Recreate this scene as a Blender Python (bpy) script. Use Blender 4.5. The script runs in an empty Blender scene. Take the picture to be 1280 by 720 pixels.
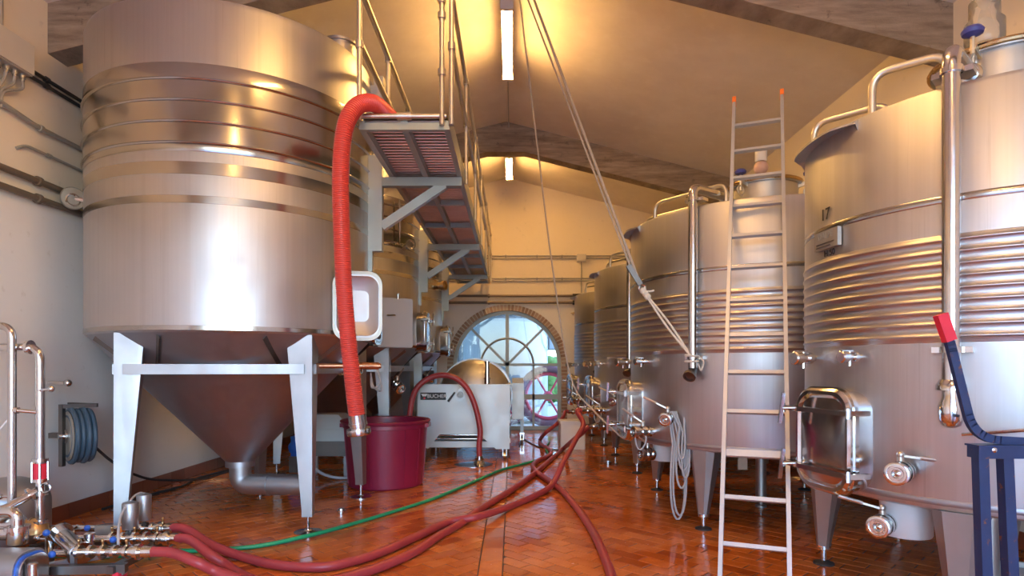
import bpy, math, random
from mathutils import Vector, Matrix
from math import sin, cos, pi, radians, sqrt
random.seed(7)
SC = bpy.context.scene
COL = SC.collection

# ------------------------------------------------------------------ camera, sky, exposure
F, HX, HY, EYE = 760.0, 640.0, 460.0, 1.5
cam_d = bpy.data.cameras.new('camera'); cam = bpy.data.objects.new('camera', cam_d); COL.objects.link(cam)
cam.location = (0, 0, EYE); cam.rotation_euler = (pi/2, 0, 0)
cam_d.sensor_width = 36; cam_d.lens = F/1280*36; cam_d.shift_y = (HY-360)/1280; cam_d.clip_start = .05
SC.camera = cam
SC.view_settings.view_transform = 'Standard'; SC.view_settings.look = 'None'
SC.view_settings.gamma = 1; SC.view_settings.exposure = 0.15; SC.view_settings.use_curve_mapping = False
W = bpy.data.worlds.new('World'); SC.world = W; W.use_nodes = True
nt = W.node_tree; bg = nt.nodes['Background']
sky = nt.nodes.new('ShaderNodeTexSky'); sky.sky_type = 'NISHITA'; sky.sun_disc = False
sky.sun_elevation = radians(42); sky.sun_rotation = radians(120); sky.air_density = 1.3; sky.dust_density = .6; sky.ozone_density = 1.5
tint = nt.nodes.new('ShaderNodeMix'); tint.data_type = 'RGBA'; tint.blend_type = 'MULTIPLY'; tint.inputs[0].default_value = 1; tint.inputs[7].default_value = (.80,.96,1.26,1)
nt.links.new(sky.outputs[0], tint.inputs[6]); nt.links.new(tint.outputs[2], bg.inputs[0]); bg.inputs[1].default_value = SKY = 1.3
# portals guide the daylight through the two openings the hall has (arched door ahead, unseen gateway behind, widened for softer fill)
def portal(name, loc, rx, sx, sy):
    l = bpy.data.lights.new(name, 'AREA'); l.shape = 'RECTANGLE'; l.size = sx; l.size_y = sy
    l.cycles.is_portal = True
    o = bpy.data.objects.new(name, l); COL.objects.link(o); o.location = loc; o.rotation_euler = (rx, 0, 0)
portal('daylight_portal_gateway', (0.1, -3.3, 2.1), radians(90), 5.6, 4.2)
portal('daylight_portal_arch', (-.08, 14.78, 1.5), radians(-90), 2.6, 3.0)
LAMP = 158.0

# ------------------------------------------------------------------ measures
WL, WR, WB, WF = -4.43, 4.21, 14.6, -3.2       # walls: left, right, far, behind the camera
RX, RZ, SL = -.11, 6.06, .25                   # ridge
def roof(x): return RZ - SL*abs(x-RX)
def at(px, py, Y): return Vector(((px-HX)*Y/F, Y, EYE-(py-HY)*Y/F))
def fl(px, py, z=0.0):
    Y = F*(EYE-z)/(py-HY); return Vector(((px-HX)*Y/F, Y, z))

# ------------------------------------------------------------------ mesh helpers
def V(*a): return Vector(a)
def perp(d):
    d = d.normalized()
    a = V(0,0,1) if abs(d.z) < .9 else V(1,0,0)
    u = d.cross(a).normalized(); return u, u.cross(d).normalized()
def rrect(w, h, r, n=5):
    r = min(r, w/2-1e-4, h/2-1e-4); out = []
    for cx, cy, a0 in ((w/2-r,h/2-r,0),(-w/2+r,h/2-r,90),(-w/2+r,-h/2+r,180),(w/2-r,-h/2+r,270)):
        for i in range(n+1):
            a = radians(a0+90*i/n); out.append((cx+r*cos(a), cy+r*sin(a)))
    return out
def cr(pts, k=8, closed=False):
    pts = [Vector(p) for p in pts]; n = len(pts); out = []
    for i in range(n-1):
        p1, p2 = pts[i], pts[i+1]
        p0 = pts[i-1] if i > 0 else p1*2-p2
        p3 = pts[i+2] if i+2 < n else p2*2-p1
        for j in range(k):
            t = j/k
            out.append(.5*((2*p1)+(p2-p0)*t+(2*p0-5*p1+4*p2-p3)*t*t+(3*p1-p0-3*p2+p3)*t**3))
    out.append(pts[-1]); return out
def resample(pts, step):
    out = [pts[0]]; acc = 0.0
    for a, b in zip(pts, pts[1:]):
        L = (b-a).length
        if L < 1e-9: continue
        d = step-acc
        while d <= L:
            out.append(a+(b-a)*(d/L)); d += step
        acc = (acc+L) % step
    return out
def bend(pts, r, k=6):
    """polyline with rounded corners"""
    pts = [Vector(p) for p in pts]; out = [pts[0]]
    for a, b, c in zip(pts, pts[1:], pts[2:]):
        u = (a-b); w = (c-b); rr = min(r, u.length*.49, w.length*.49)
        s = b+u.normalized()*rr; e = b+w.normalized()*rr
        for i in range(k+1):
            t = i/k; out.append(s*(1-t)**2 + b*2*t*(1-t) + e*t*t)
    out.append(pts[-1]); return out
class MB:
    def __init__(s): s.v = []; s.f = []
    def add(s, vs, fs):
        o = len(s.v); s.v += [Vector(p) for p in vs]; s.f += [[i+o for i in f] for f in fs]; return s
    def box(s, c, d, rz=0, M=None):
        x, y, z = d[0]/2, d[1]/2, d[2]/2
        vs = [V(a*x, b*y, e*z) for e in (-1,1) for a, b in ((-1,-1),(1,-1),(1,1),(-1,1))]
        R = M if M is not None else Matrix.Rotation(rz, 3, 'Z')
        return s.add([R@p+Vector(c) for p in vs], [(3,2,1,0),(4,5,6,7),(0,1,5,4),(1,2,6,5),(2,3,7,6),(3,0,4,7)])
    def bar(s, p0, p1, w, h, up=(0,0,1)):
        p0, p1 = Vector(p0), Vector(p1); d = (p1-p0).normalized(); up = Vector(up)
        if abs(d.dot(up)) > .98: up = V(0,1,0)
        u = d.cross(up).normalized(); n = u.cross(d).normalized()
        vs = [p+u*a*w/2+n*b*h/2 for p in (p0,p1) for a, b in ((-1,-1),(1,-1),(1,1),(-1,1))]
        return s.add(vs, [(3,2,1,0),(4,5,6,7),(0,1,5,4),(1,2,6,5),(2,3,7,6),(3,0,4,7)])
    def tube(s, pts, r, n=10, caps=True):
        pts = [Vector(p) for p in pts]; m = len(pts)
        rs = r if isinstance(r, (list, tuple)) else [r]*m
        t = (pts[1]-pts[0]).normalized(); u, w = perp(t); vs = []; fs = []
        for i, p in enumerate(pts):
            a = pts[max(i-1,0)]; b = pts[min(i+1,m-1)]
            t = (b-a).normalized()
            u = (u-t*u.dot(t)).normalized(); w = t.cross(u)
            vs += [p+(u*cos(2*pi*k/n)+w*sin(2*pi*k/n))*rs[i] for k in range(n)]
        for i in range(m-1):
            for k in range(n):
                k2 = (k+1) % n; fs.append((i*n+k, i*n+k2, (i+1)*n+k2, (i+1)*n+k))
        if caps: fs += [tuple(reversed(range(n))), tuple(range((m-1)*n, m*n))]
        return s.add(vs, fs)
    def cyl(s, p0, p1, r0, r1=None, n=16, caps=True):
        return s.tube([p0, p1], [r0, r0 if r1 is None else r1], n, caps)
    def steps(s, p, d, prof, n=16):
        """lathe about direction d at p; prof = [(along, radius)...]"""
        p = Vector(p); d = Vector(d).normalized(); u, w = perp(d); vs = []; fs = []; m = len(prof)
        for h, r in prof: vs += [p+d*h+(u*cos(2*pi*k/n)+w*sin(2*pi*k/n))*max(r,1e-4) for k in range(n)]
        for i in range(m-1):
            for k in range(n):
                k2 = (k+1) % n; fs.append((i*n+k, i*n+k2, (i+1)*n+k2, (i+1)*n+k))
        fs += [tuple(reversed(range(n))), tuple(range((m-1)*n, m*n))]
        # orientation: perp gives u,w with u x w = -d or d; fix
        if u.cross(w).dot(d) < 0: fs = [tuple(reversed(f)) for f in fs]
        return s.add(vs, fs)
    def lathe(s, prof, c=(0,0,0), n=64, a0=0, a1=2*pi):
        c = Vector(c); full = abs(a1-a0-2*pi) < 1e-6; k_n = n if full else n+1; vs = []; fs = []; m = len(prof)
        for r, z in prof:
            vs += [c+V(max(r,1e-4)*cos(a0+(a1-a0)*k/n), max(r,1e-4)*sin(a0+(a1-a0)*k/n), z) for k in range(k_n)]
        for i in range(m-1):
            for k in range(n):
                k2 = (k+1) % k_n; fs.append((i*k_n+k, i*k_n+k2, (i+1)*k_n+k2, (i+1)*k_n+k))
        return s.add(vs, fs)
    def prism(s, poly, o, u, v, n, d0, d1, caps=True, sc=1.0):
        o, u, v, n = Vector(o), Vector(u), Vector(v), Vector(n); m = len(poly)
        vs = [o+u*a+v*b+n*d0 for a, b in poly]+[o+u*a*sc+v*b*sc+n*d1 for a, b in poly]
        fs = [(i, (i+1) % m, m+(i+1) % m, m+i) for i in range(m)]
        if caps: fs += [tuple(reversed(range(m))), tuple(range(m, 2*m))]
        if u.cross(v).dot(n)*(d1-d0) < 0: fs = [tuple(reversed(f)) for f in fs]
        return s.add(vs, fs)
    def ring(s, po, pi_, o, u, v, n, d0, d1):
        """hollow prism between two outlines of equal count"""
        o, u, v, n = Vector(o), Vector(u), Vector(v), Vector(n); m = len(po)
        vs = []
        for poly, d in ((po,d0),(po,d1),(pi_,d1),(pi_,d0)): vs += [o+u*a+v*b+n*d for a, b in poly]
        fs = []
        for q in range(4):
            for i in range(m):
                j = (i+1) % m; q2 = (q+1) % 4; fs.append((q*m+i, q*m+j, q2*m+j, q2*m+i))
        if u.cross(v).dot(n)*(d1-d0) < 0: fs = [tuple(reversed(f)) for f in fs]
        return s.add(vs, fs)
    def sphere(s, c, r, n=12, m=8, sz=1.0):
        return s.lathe([(r*sin(pi*i/m), -r*sz*cos(pi*i/m)) for i in range(m+1)], c, n)
    def torus(s, c, ax, R, r, n=32, k=8, a0=0, a1=2*pi):
        c = Vector(c); u, w = perp(Vector(ax)); full = abs(a1-a0-2*pi) < 1e-6
        N = n+(0 if full else 1)
        pts = [c+(u*cos(a0+(a1-a0)*i/n)+w*sin(a0+(a1-a0)*i/n))*R for i in range(n+1)]
        return s.tube(pts, r, k, caps=not full)
    def build(s, name, mat, parent=None, smooth=40, world=True, loc=None):
        off = V(0,0,0)
        if world and parent is not None:
            r = parent
            while r is not None: off = off+r.location; r = r.parent
        if loc is not None: off = Vector(loc)
        me = bpy.data.meshes.new(name)
        me.from_pydata([tuple(p-off) for p in s.v], [], s.f); me.validate(clean_customdata=False)
        me.materials.append(MAT[mat])
        if smooth:
            me.polygons.foreach_set('use_smooth', [True]*len(me.polygons))
            me.set_sharp_from_angle(angle=radians(smooth))
        o = bpy.data.objects.new(name, me); COL.objects.link(o)
        if parent is not None: o.parent = parent
        if loc is not None: o.location = loc
        return o
def tag(o, label=None, cat=None, group=None, kind=None):
    if label: o['label'] = label
    if cat: o['category'] = cat
    if group: o['group'] = group
    if kind: o['kind'] = kind
    return o
def thing(name, label, cat, loc=(0,0,0), group=None):
    o = bpy.data.objects.new(name, None); COL.objects.link(o); o.location = loc; o.empty_display_size = .1
    return tag(o, label, cat, group)
def struct(name, mb, mat, parent=None, smooth=0):
    o = mb.build(name, mat, parent, smooth)
    if parent is None: o['kind'] = 'structure'
    return o
def single(name, label, cat, mb, mat, group=None, smooth=40):
    b = min(mb.v, key=lambda p: p.z)
    return tag(mb.build(name, mat, None, smooth, loc=(sum(p.x for p in mb.v)/len(mb.v), sum(p.y for p in mb.v)/len(mb.v), b.z)), label, cat, group)
def text_part(name, txt, size, o, u, v, mat, parent, depth=.002, align='CENTER'):
    c = bpy.data.curves.new('lettering', 'FONT'); c.body = txt; c.size = size; c.extrude = depth
    c.align_x = align; c.align_y = 'CENTER'
    t = bpy.data.objects.new('lettering_source', c); COL.objects.link(t)
    dg = bpy.context.evaluated_depsgraph_get(); dg.update()
    me = bpy.data.meshes.new_from_object(t.evaluated_get(dg))
    bpy.data.objects.remove(t); bpy.data.curves.remove(c)
    u = Vector(u).normalized(); v = Vector(v).normalized(); n = u.cross(v)
    M = Matrix((u, v, n)).transposed().to_4x4()
    off = V(0,0,0); r = parent
    while r is not None: off = off+r.location; r = r.parent
    M.translation = Vector(o)-off
    me.transform(M); me.materials.clear(); me.materials.append(MAT[mat]); me.name = name
    ob = bpy.data.objects.new(name, me); COL.objects.link(ob); ob.parent = parent
    return ob

# ------------------------------------------------------------------ materials
MAT = {}
class NT:
    def __init__(s, name):
        m = bpy.data.materials.new(name); m.use_nodes = True; MAT[name] = m
        s.t = m.node_tree; s.b = s.t.nodes['Principled BSDF']
    def n(s, typ, **kw):
        x = s.t.nodes.new(typ)
        for k, v in kw.items():
            if k in x.inputs: x.inputs[k].default_value = v
            else: setattr(x, k, v)
        return x
    def l(s, a, b): s.t.links.new(a, b)
    def coords(s, kind='Object', scale=(1,1,1), rot=(0,0,0)):
        c = s.n('ShaderNodeNewGeometry').outputs['Position'] if kind == 'World' else s.n('ShaderNodeTexCoord').outputs[kind]
        mp = s.n('ShaderNodeMapping'); mp.inputs['Scale'].default_value = scale; mp.inputs['Rotation'].default_value = rot
        s.l(c, mp.inputs[0]); return mp.outputs[0]
    def noise(s, co, scale, detail=4, rough=.55):
        x = s.n('ShaderNodeTexNoise'); x.inputs['Scale'].default_value = scale; x.inputs['Detail'].default_value = detail
        x.inputs['Roughness'].default_value = rough
        s.l(co, x.inputs['Vector']); return x.outputs['Fac']
    def ramp(s, fac, stops):
        r = s.n('ShaderNodeValToRGB'); e = r.color_ramp.elements
        while len(e) < len(stops): e.new(.5)
        for i, (p, c) in enumerate(stops):
            e[i].position = p; e[i].color = (*c, 1) if len(c) == 3 else c
        s.l(fac, r.inputs[0]); return r.outputs[0]
    def rng(s, fac, a, b, c, d):
        r = s.n('ShaderNodeMapRange'); 
        for i, x in enumerate((a,b,c,d)): r.inputs[i+1].default_value = x
        s.l(fac, r.inputs[0]); return r.outputs[0]
    def mix(s, fac, a, b, mode='MIX'):
        m = s.n('ShaderNodeMix', data_type='RGBA', blend_type=mode)
        for sock, val in ((m.inputs[0], fac), (m.inputs[6], a), (m.inputs[7], b)):
            if hasattr(val, 'is_output'): s.l(val, sock)
            elif isinstance(val, (tuple, list)): sock.default_value = (*val, 1) if len(val) == 3 else val
            else: sock.default_value = val
        return m.outputs[2]
    def bump(s, h, strength, dist=.01):
        b = s.n('ShaderNodeBump'); b.inputs['Strength'].default_value = strength; b.inputs['Distance'].default_value = dist
        s.l(h, b.inputs['Height']); s.l(b.outputs[0], s.b.inputs['Normal'])
    def set(s, color=None, rough=None, metal=None, **kw):
        for key, val in (('Base Color', color), ('Roughness', rough), ('Metallic', metal), *kw.items()):
            if val is None: continue
            k = s.b.inputs[key]
            if hasattr(val, 'is_output'): s.l(val, k)
            elif isinstance(val, tuple): k.default_value = (*val, 1) if len(val) == 3 else val
            else: k.default_value = val
        return s
def plain(name, color, rough=.5, metal=0.0, var=.12, scale=6.0, bump=0.0, **kw):
    s = NT(name); co = s.coords('Object'); f = s.noise(co, scale)
    c = s.mix(f, tuple(x*(1-var) for x in color), tuple(min(1, x*(1+var)) for x in color))
    s.set(c, s.rng(f, .3, .7, max(.02, rough-.06), min(1, rough+.06)), metal, **kw)
    if bump: s.bump(s.noise(co, scale*6), bump)
    return s
def steel(name, col, r0, r1, streak=(30,30,.5), blot=.10):
    s = NT(name); co = s.coords('Object', streak); f = s.noise(co, 1.0, 5, .65)
    co2 = s.coords('Object'); g = s.noise(co2, 2.2, 5, .6)
    c = s.mix(f, tuple(x*.88 for x in col), tuple(min(1,x*1.07) for x in col))
    c = s.mix(s.rng(g, .35, .7, 0, 1), c, s.mix(1.0, c, (1-blot,1-blot,1-blot*.9), 'MULTIPLY'))
    m = s.n('ShaderNodeMath', operation='ADD'); s.l(s.rng(f, .3, .7, r0, r1), m.inputs[0]); s.l(s.rng(g, .3, .7, -.04, .05), m.inputs[1])
    s.set(c, m.outputs[0], 1.0)
    return s
steel('steel_tank', (.54,.54,.55), .38, .52)
s = NT('steel_tank_drips'); co = s.coords('Object', (26,26,.35)); f = s.noise(co, 1.0, 6, .7); g = s.noise(s.coords('Object'), 1.8, 5, .6); h = s.noise(s.coords('Object', (9,9,.12)), 1.0, 3, .6)
c = s.mix(f, (.47,.47,.48), (.60,.60,.61)); c = s.mix(s.rng(f, .60, .68, 0, .45), c, (.33,.32,.32)); c = s.mix(s.rng(h, .52, .60, 0, .22), c, (.40,.39,.39))
s.set(c, s.rng(g, .3, .7, .36, .54), 1.0)
steel('steel_polished_band', (.47,.455,.44), .17, .20, (3,3,3), .03)
steel('steel_rib', (.52,.52,.53), .35, .39, (3,3,3), .05)
steel('steel_cone', (.42,.43,.46), .42, .55, (20,20,20))
steel('steel_leg', (.46,.47,.48), .42, .55, (14,14,1.2))
steel('steel_polished', (.74,.73,.71), .1, .2, (8,8,8), .06)
steel('steel_pipe', (.68,.67,.66), .14, .20, (20,20,20), .06)
steel('steel_rail', (.70,.66,.58), .34, .42, (12,12,12), .15)
plain('aluminium', (.52,.53,.54), .42, .45, .06, 5)
steel('steel_grating', (.66,.58,.46), .3, .45, (20,20,20), .2)
plain('deck_brown', (.075,.056,.040), .6, .2, .3, 20)
steel('steel_dark', (.20,.19,.18), .35, .5, (10,10,10))
plain('galvanised_paint', (.36,.39,.35), .42, .35, .12, 4)
plain('press_steel', (.54,.585,.60), .45, .35, .06, 3)
plain('bracket_light', (.42,.45,.43), .38, .5, .1, 4)
plain('white_enamel', (.60,.63,.64), .35, 0, .05, 3)
plain('white_plastic', (.82,.80,.76), .45, 0, .05, 8)
plain('beige_box', (.60,.56,.47), .5, 0, .06, 4)
plain('black_plastic', (.02,.02,.022), .4, 0, .2, 8)
plain('rubber', (.03,.03,.032), .6, 0, .2, 10)
plain('blue_plastic', (.03,.14,.62), .35, 0, .1, 8)
plain('dark_blue_plastic', (.05,.06,.30), .35, 0, .1, 8)
plain('red_plastic', (.72,.03,.06), .4, 0, .1, 8)
plain('orange_plastic', (.9,.22,.03), .4, 0, .1, 8)
plain('hose_red', (.36,.045,.05), .38, 0, .22, 5)
plain('hose_red_spiral', (.66,.075,.055), .33, 0, .14, 7)
plain('hose_orange', (.80,.09,.05), .33, 0, .14, 7)
plain('hose_green', (.01,.33,.14), .35, 0, .2, 3)
plain('hose_blue', (.06,.11,.16), .5, 0, .2, 8)
plain('maroon_plastic', (.24,.012,.045), .36, 0, .16, 3, .05)
plain('rope', (.42,.38,.32), .85, 0, .2, 40)
plain('rope_pale', (.70,.66,.58), .85, 0, .2, 40)
plain('brass', (.62,.42,.20), .3, 1.0, .2, 8)
plain('copper', (.62,.33,.18), .3, 1.0, .2, 8)
plain('conduit', (.42,.40,.35), .45, .3, .15, 6)
plain('pipe_brown', (.20,.155,.11), .45, .3, .2, 6)
plain('pipe_black', (.04,.038,.036), .5, 0, .2, 6)
plain('cable_grey', (.42,.43,.44), .5, 0, .1, 10)
plain('ball_pink', (.62,.42,.36), .4, 0, .25, 14)
plain('lettering_black', (.02,.02,.02), .5, 0, .1, 9)
plain('lettering_white', (.85,.86,.86), .5, 0, .03, 9)
plain('plate_grey', (.40,.38,.33), .4, .6, .12, 30)
plain('window_paint', (.36,.41,.42), .45, .2, .08, 5)
plain('grout', (.055,.022,.012), .6, 0, .3, 6)
plain('outdoor_paving', (.52,.50,.46), .8, 0, .12, 2)
plain('hall_white', (.20,.235,.25), .6, 0, .06, 2)
plain('hedge_green', (.16,.30,.08), .8, 0, .35, 9)
plain('wheel_red', (.55,.05,.09), .45, 0, .15, 5)
plain('tyre', (.16,.07,.09), .7, 0, .2, 9)
plain('lamp_body', (.75,.72,.65), .5, 0, .05, 5)
# blue paint with rust
s = NT('blue_paint_rust'); co = s.coords('Object'); f = s.noise(co, 26, 6, .7)
s.set(s.mix(s.rng(f, .60, .68, 0, 1), s.mix(s.noise(co, 9), (.011,.026,.088), (.02,.05,.15)), (.20,.07,.03)), .45, 0.0); s.bump(f, .2, .002)
# glass of the door: thin pane
s = NT('pane_glass'); gl = s.n('ShaderNodeBsdfGlossy'); gl.inputs['Roughness'].default_value = .03
tr = s.n('ShaderNodeBsdfTransparent'); tr.inputs[0].default_value = (.86,.91,.92,1)
mx = s.n('ShaderNodeMixShader'); fr = s.n('ShaderNodeFresnel'); s.l(fr.outputs[0], mx.inputs[0]); s.l(tr.outputs[0], mx.inputs[1]); s.l(gl.outputs[0], mx.inputs[2])
s.l(mx.outputs[0], s.t.nodes['Material Output'].inputs[0])
s = NT('clear_plastic'); gl = s.n('ShaderNodeBsdfGlossy'); gl.inputs['Roughness'].default_value = .08
tr = s.n('ShaderNodeBsdfTransparent'); tr.inputs[0].default_value = (.93,.91,.87,1); df = s.n('ShaderNodeBsdfDiffuse'); df.inputs[0].default_value = (.8,.76,.68,1)
m0 = s.n('ShaderNodeMixShader'); m0.inputs[0].default_value = .3; s.l(tr.outputs[0], m0.inputs[1]); s.l(df.outputs[0], m0.inputs[2])
mx = s.n('ShaderNodeMixShader'); fr = s.n('ShaderNodeFresnel'); s.l(fr.outputs[0], mx.inputs[0]); s.l(m0.outputs[0], mx.inputs[1]); s.l(gl.outputs[0], mx.inputs[2])
s.l(mx.outputs[0], s.t.nodes['Material Output'].inputs[0])
# fluorescent tube
s = NT('tube_light'); s.set((1,.9,.7), .5, 0.0); s.b.inputs['Emission Color'].default_value = (1,.53,.15,1); s.b.inputs['Emission Strength'].default_value = LAMP
# plaster: cream above the pipe line, whiter below it
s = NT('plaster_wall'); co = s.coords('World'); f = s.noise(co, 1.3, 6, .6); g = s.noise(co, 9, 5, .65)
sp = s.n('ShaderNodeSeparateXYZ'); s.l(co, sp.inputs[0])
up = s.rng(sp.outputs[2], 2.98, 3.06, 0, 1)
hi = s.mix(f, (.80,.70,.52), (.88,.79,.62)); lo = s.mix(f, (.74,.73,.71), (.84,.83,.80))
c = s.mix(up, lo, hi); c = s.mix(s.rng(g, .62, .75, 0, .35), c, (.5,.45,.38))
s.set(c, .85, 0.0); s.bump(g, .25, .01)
s = NT('plaster_ceiling'); co = s.coords('World'); f = s.noise(co, .9, 7, .62); g = s.noise(co, 5, 6, .6)
c = s.mix(s.rng(f, .3, .7, 0, 1), (.70,.63,.57), (.84,.78,.71)); c = s.mix(s.rng(g, .55, .75, 0, .4), c, (.88,.84,.78))
s.set(c, .9, 0.0); s.bump(g, .2, .02)
s = NT('concrete'); co = s.coords('World', (1.2,1.2,9)); f = s.noise(co, 1.6, 7, .65); g = s.noise(s.coords('World'), 7, 6, .7)
c = s.mix(s.rng(f, .3, .7, 0, 1), (.19,.145,.10), (.44,.36,.26)); c = s.mix(s.rng(g, .60, .72, 0, .8), c, (.10,.08,.06))
s.set(c, .85, 0.0); s.bump(g, .5, .02)
def tile_mat(name, tone_from, a, b, dark):
    s = NT(name)
    if tone_from == 'object': t = s.n('ShaderNodeObjectInfo').outputs['Random']
    else:
        at_ = s.n('ShaderNodeAttribute'); at_.attribute_name = 'tone'; t = at_.outputs['Fac']
    co = s.coords('World'); f = s.noise(co, 14, 5, .7); g = s.noise(co, .9, 5, .6)
    c = s.ramp(t, [(0, dark), (.3, a), (.75, b), (1.0, tuple(min(1,x*1.12) for x in b))])
    c = s.mix(s.rng(f, .3, .75, 0, .45), c, dark)
    wet = s.rng(g, .46, .54, 0, 1)
    c = s.mix(wet, s.mix(.2, c, (.58,.22,.08)), s.mix(1.0, c, (.88,.80,.74), 'MULTIPLY'))
    r = s.n('ShaderNodeMath', operation='ADD'); s.l(s.rng(wet, 0, 1, .23, .07), r.inputs[0]); s.l(s.rng(f, .3, .7, -.02, .05), r.inputs[1])
    s.set(c, r.outputs[0], 0.0); s.bump(s.noise(co, 30, 3), .05, .004)
    s.b.inputs['Coat Weight'].default_value = .25; s.b.inputs['Coat Roughness'].default_value = .08
tile_mat('tile_object', 'object', (.60,.15,.022), (.70,.20,.035), (.40,.085,.014))
tile_mat('tile_attribute', 'attribute', (.60,.15,.022), (.70,.20,.035), (.40,.085,.014))
s = NT('skirting_tile'); t = s.n('ShaderNodeObjectInfo').outputs['Random']
s.set(s.mix(t, (.22,.065,.03), (.33,.105,.05)), .35, 0.0)
s = NT('brick_clay'); t = s.n('ShaderNodeObjectInfo').outputs['Random']; f = s.noise(s.coords('World'), 20, 5, .7)
s.set(s.mix(s.rng(f, .3, .7, 0, .6), s.ramp(t, [(0,(.22,.13,.09)),(.5,(.42,.26,.18)),(1,(.52,.40,.31))]), (.45,.36,.29)), .9, 0.0); s.bump(f, .5, .01)
# ================================================================== SETTING
# ---- walls
AX, AZ, AR = -.115, 1.58, 1.44     # far arch: centre, spring height, opening radius
def gable_wall(name, y0, y1, segs):
    """segs: list of (x, z_open) along X; wall from z_open up to the roof"""
    mb = MB()
    for (xa, za), (xb, zb) in zip(segs, segs[1:]):
        if xb-xa < 1e-6: continue
        ta, tb = roof(xa)+.1, roof(xb)+.1
        vs = [V(xa,y0,za),V(xb,y0,zb),V(xb,y0,tb),V(xa,y0,ta),V(xa,y1,za),V(xb,y1,zb),V(xb,y1,tb),V(xa,y1,ta)]
        mb.add(vs, [(0,1,2,3),(5,4,7,6),(4,5,1,0),(3,2,6,7)])
    for xj, zt in getattr(gable_wall, 'jambs', []):
        mb.add([V(xj,y0,-.05),V(xj,y1,-.05),V(xj,y1,zt),V(xj,y0,zt)], [(0,1,2,3)])
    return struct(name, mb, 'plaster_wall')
arch = [(AX-AR*cos(pi*i/40), AZ+AR*sin(pi*i/40)) for i in range(41)]
gable_wall.jambs = [(AX-AR, AZ), (AX+AR, AZ)]
xs = [(WL-.25,-.05),(AX-AR-1e-5,-.05)]+arch+[(AX+AR+1e-5,-.05),(WR+.25,-.05)]
# ridge must be a vertex: arch samples are close enough to it
gable_wall('wall_back', WB, WB+.3, xs)
gable_wall.jambs = [(-2.7, 4.2), (2.9, 4.2)]
gable_wall('wall_front', WF-.3, WF, [(WL-.25,-.05),(-2.7-1e-5,-.05),(-2.7,4.2),(RX,4.2),(2.9,4.2),(2.9+1e-5,-.05),(WR+.25,-.05)])
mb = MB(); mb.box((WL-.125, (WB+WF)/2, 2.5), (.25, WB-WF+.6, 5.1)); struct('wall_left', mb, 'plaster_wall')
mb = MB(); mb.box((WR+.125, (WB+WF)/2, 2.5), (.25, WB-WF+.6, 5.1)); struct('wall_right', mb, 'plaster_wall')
mb = MB()
for sgn in (-1, 1):
    xe = WL-.3 if sgn < 0 else WR+.3
    a, b = (xe, roof(xe)), (RX, RZ)
    vs = [V(x, y, z+dz) for dz in (0,.16) for x, z in (a, b) for y in (WF-.3, WB+.3)]
    mb.add(vs, [(0,1,3,2),(4,6,7,5),(0,4,5,1),(2,3,7,6),(0,2,6,4),(1,5,7,3)] )
struct('ceiling', mb, 'plaster_ceiling')
# ---- concrete gable beams
for y0, y1, lab in ((5.80,6.06,'near'),(11.25,11.52,'far')):
    mb = MB(); d = .50
    prof = [(WL,roof(WL)+.02),(RX,RZ+.02),(WR,roof(WR)+.02),(WR,roof(WR)-d+.02),(RX+.35,RZ-d-.06),(RX-.35,RZ-d-.06),(WL,roof(WL)-d+.02)]
    mb.prism(prof, (0,0,0), (1,0,0), (0,0,1), (0,-1,0), -y0, -y1)
    o = struct('roof_beam', mb, 'concrete')
    # fine fillet strip of plaster where the beam meets the ceiling
mb = MB(); mb.prism([(WL,roof(WL)),(RX,RZ),(WR,roof(WR)),(WR,roof(WR)-.5),(RX,RZ-.5),(WL,roof(WL)-.5)], (0,0,0), (1,0,0), (0,0,1), (0,-1,0), -.35, -.6)
struct('roof_beam', mb, 'concrete')

# ---- floor: grout bed, herringbone tiles both sides of a straight strip
mb = MB(); mb.box(((WL+WR)/2, (WB+WF)/2, -.055), (WR-WL+.4, WB-WF+.5, .1)); floor = struct('floor', mb, 'grout')
TL, TW, J = .262, .131, .009
def clip(poly, xa, xb, ya, yb):
    for ax, lim, keep in ((0,xa,1),(0,xb,-1),(1,ya,1),(1,yb,-1)):
        out = []
        for p, q in zip(poly, poly[1:]+poly[:1]):
            ip, iq = (p[ax]-lim)*keep >= 0, (q[ax]-lim)*keep >= 0
            if ip: out.append(p)
            if ip != iq:
                t = (lim-p[ax])/(q[ax]-p[ax]); out.append((p[0]+t*(q[0]-p[0]), p[1]+t*(q[1]-p[1])))
        poly = out
        if len(poly) < 3: return []
    return poly
def area(p): return abs(sum(a[0]*b[1]-b[0]*a[1] for a, b in zip(p, p[1:]+p[:1])))/2
tiles = []   # (centre, polygon, full?, angle)
def field(xa, xb, ang):
    ca, sa = cos(ang), sin(ang); N = 90
    for r in range(-140, 140):
        for c in range(-80, 80):
            u0 = c*TL+(r % 2)*TL/2+ (r*.37 % 1)*.02; v0 = r*TW
            cx, cy = u0*ca-v0*sa, u0*sa+v0*ca+6
            if not (xa-.3 < cx < xb+.3 and WF-.3 < cy < WB+.3): continue
            hl, hw = (TL-J)/2, (TW-J)/2
            poly = [(cx+a*hl*ca-b*hw*sa, cy+a*hl*sa+b*hw*ca) for a, b in ((-1,-1),(1,-1),(1,1),(-1,1))]
            cp = clip(poly, xa+J/2, xb-J/2, WF, WB)
            if len(cp) < 3 or area(cp) < 4e-4: continue
            tiles.append(((cx,cy), cp, abs(area(cp)-area(poly)) < 1e-7, ang))
field(-.07, WR, -pi/4); field(WL, -.25, pi/4)
y = WF
while y < WB:
    tiles.append(((-.16, y+.165), [(-.25+.004,y+.003),(-.07-.004,y+.003),(-.07-.004,y+.327),(-.25+.004,y+.327)], False, 0)); y += .33
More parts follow.
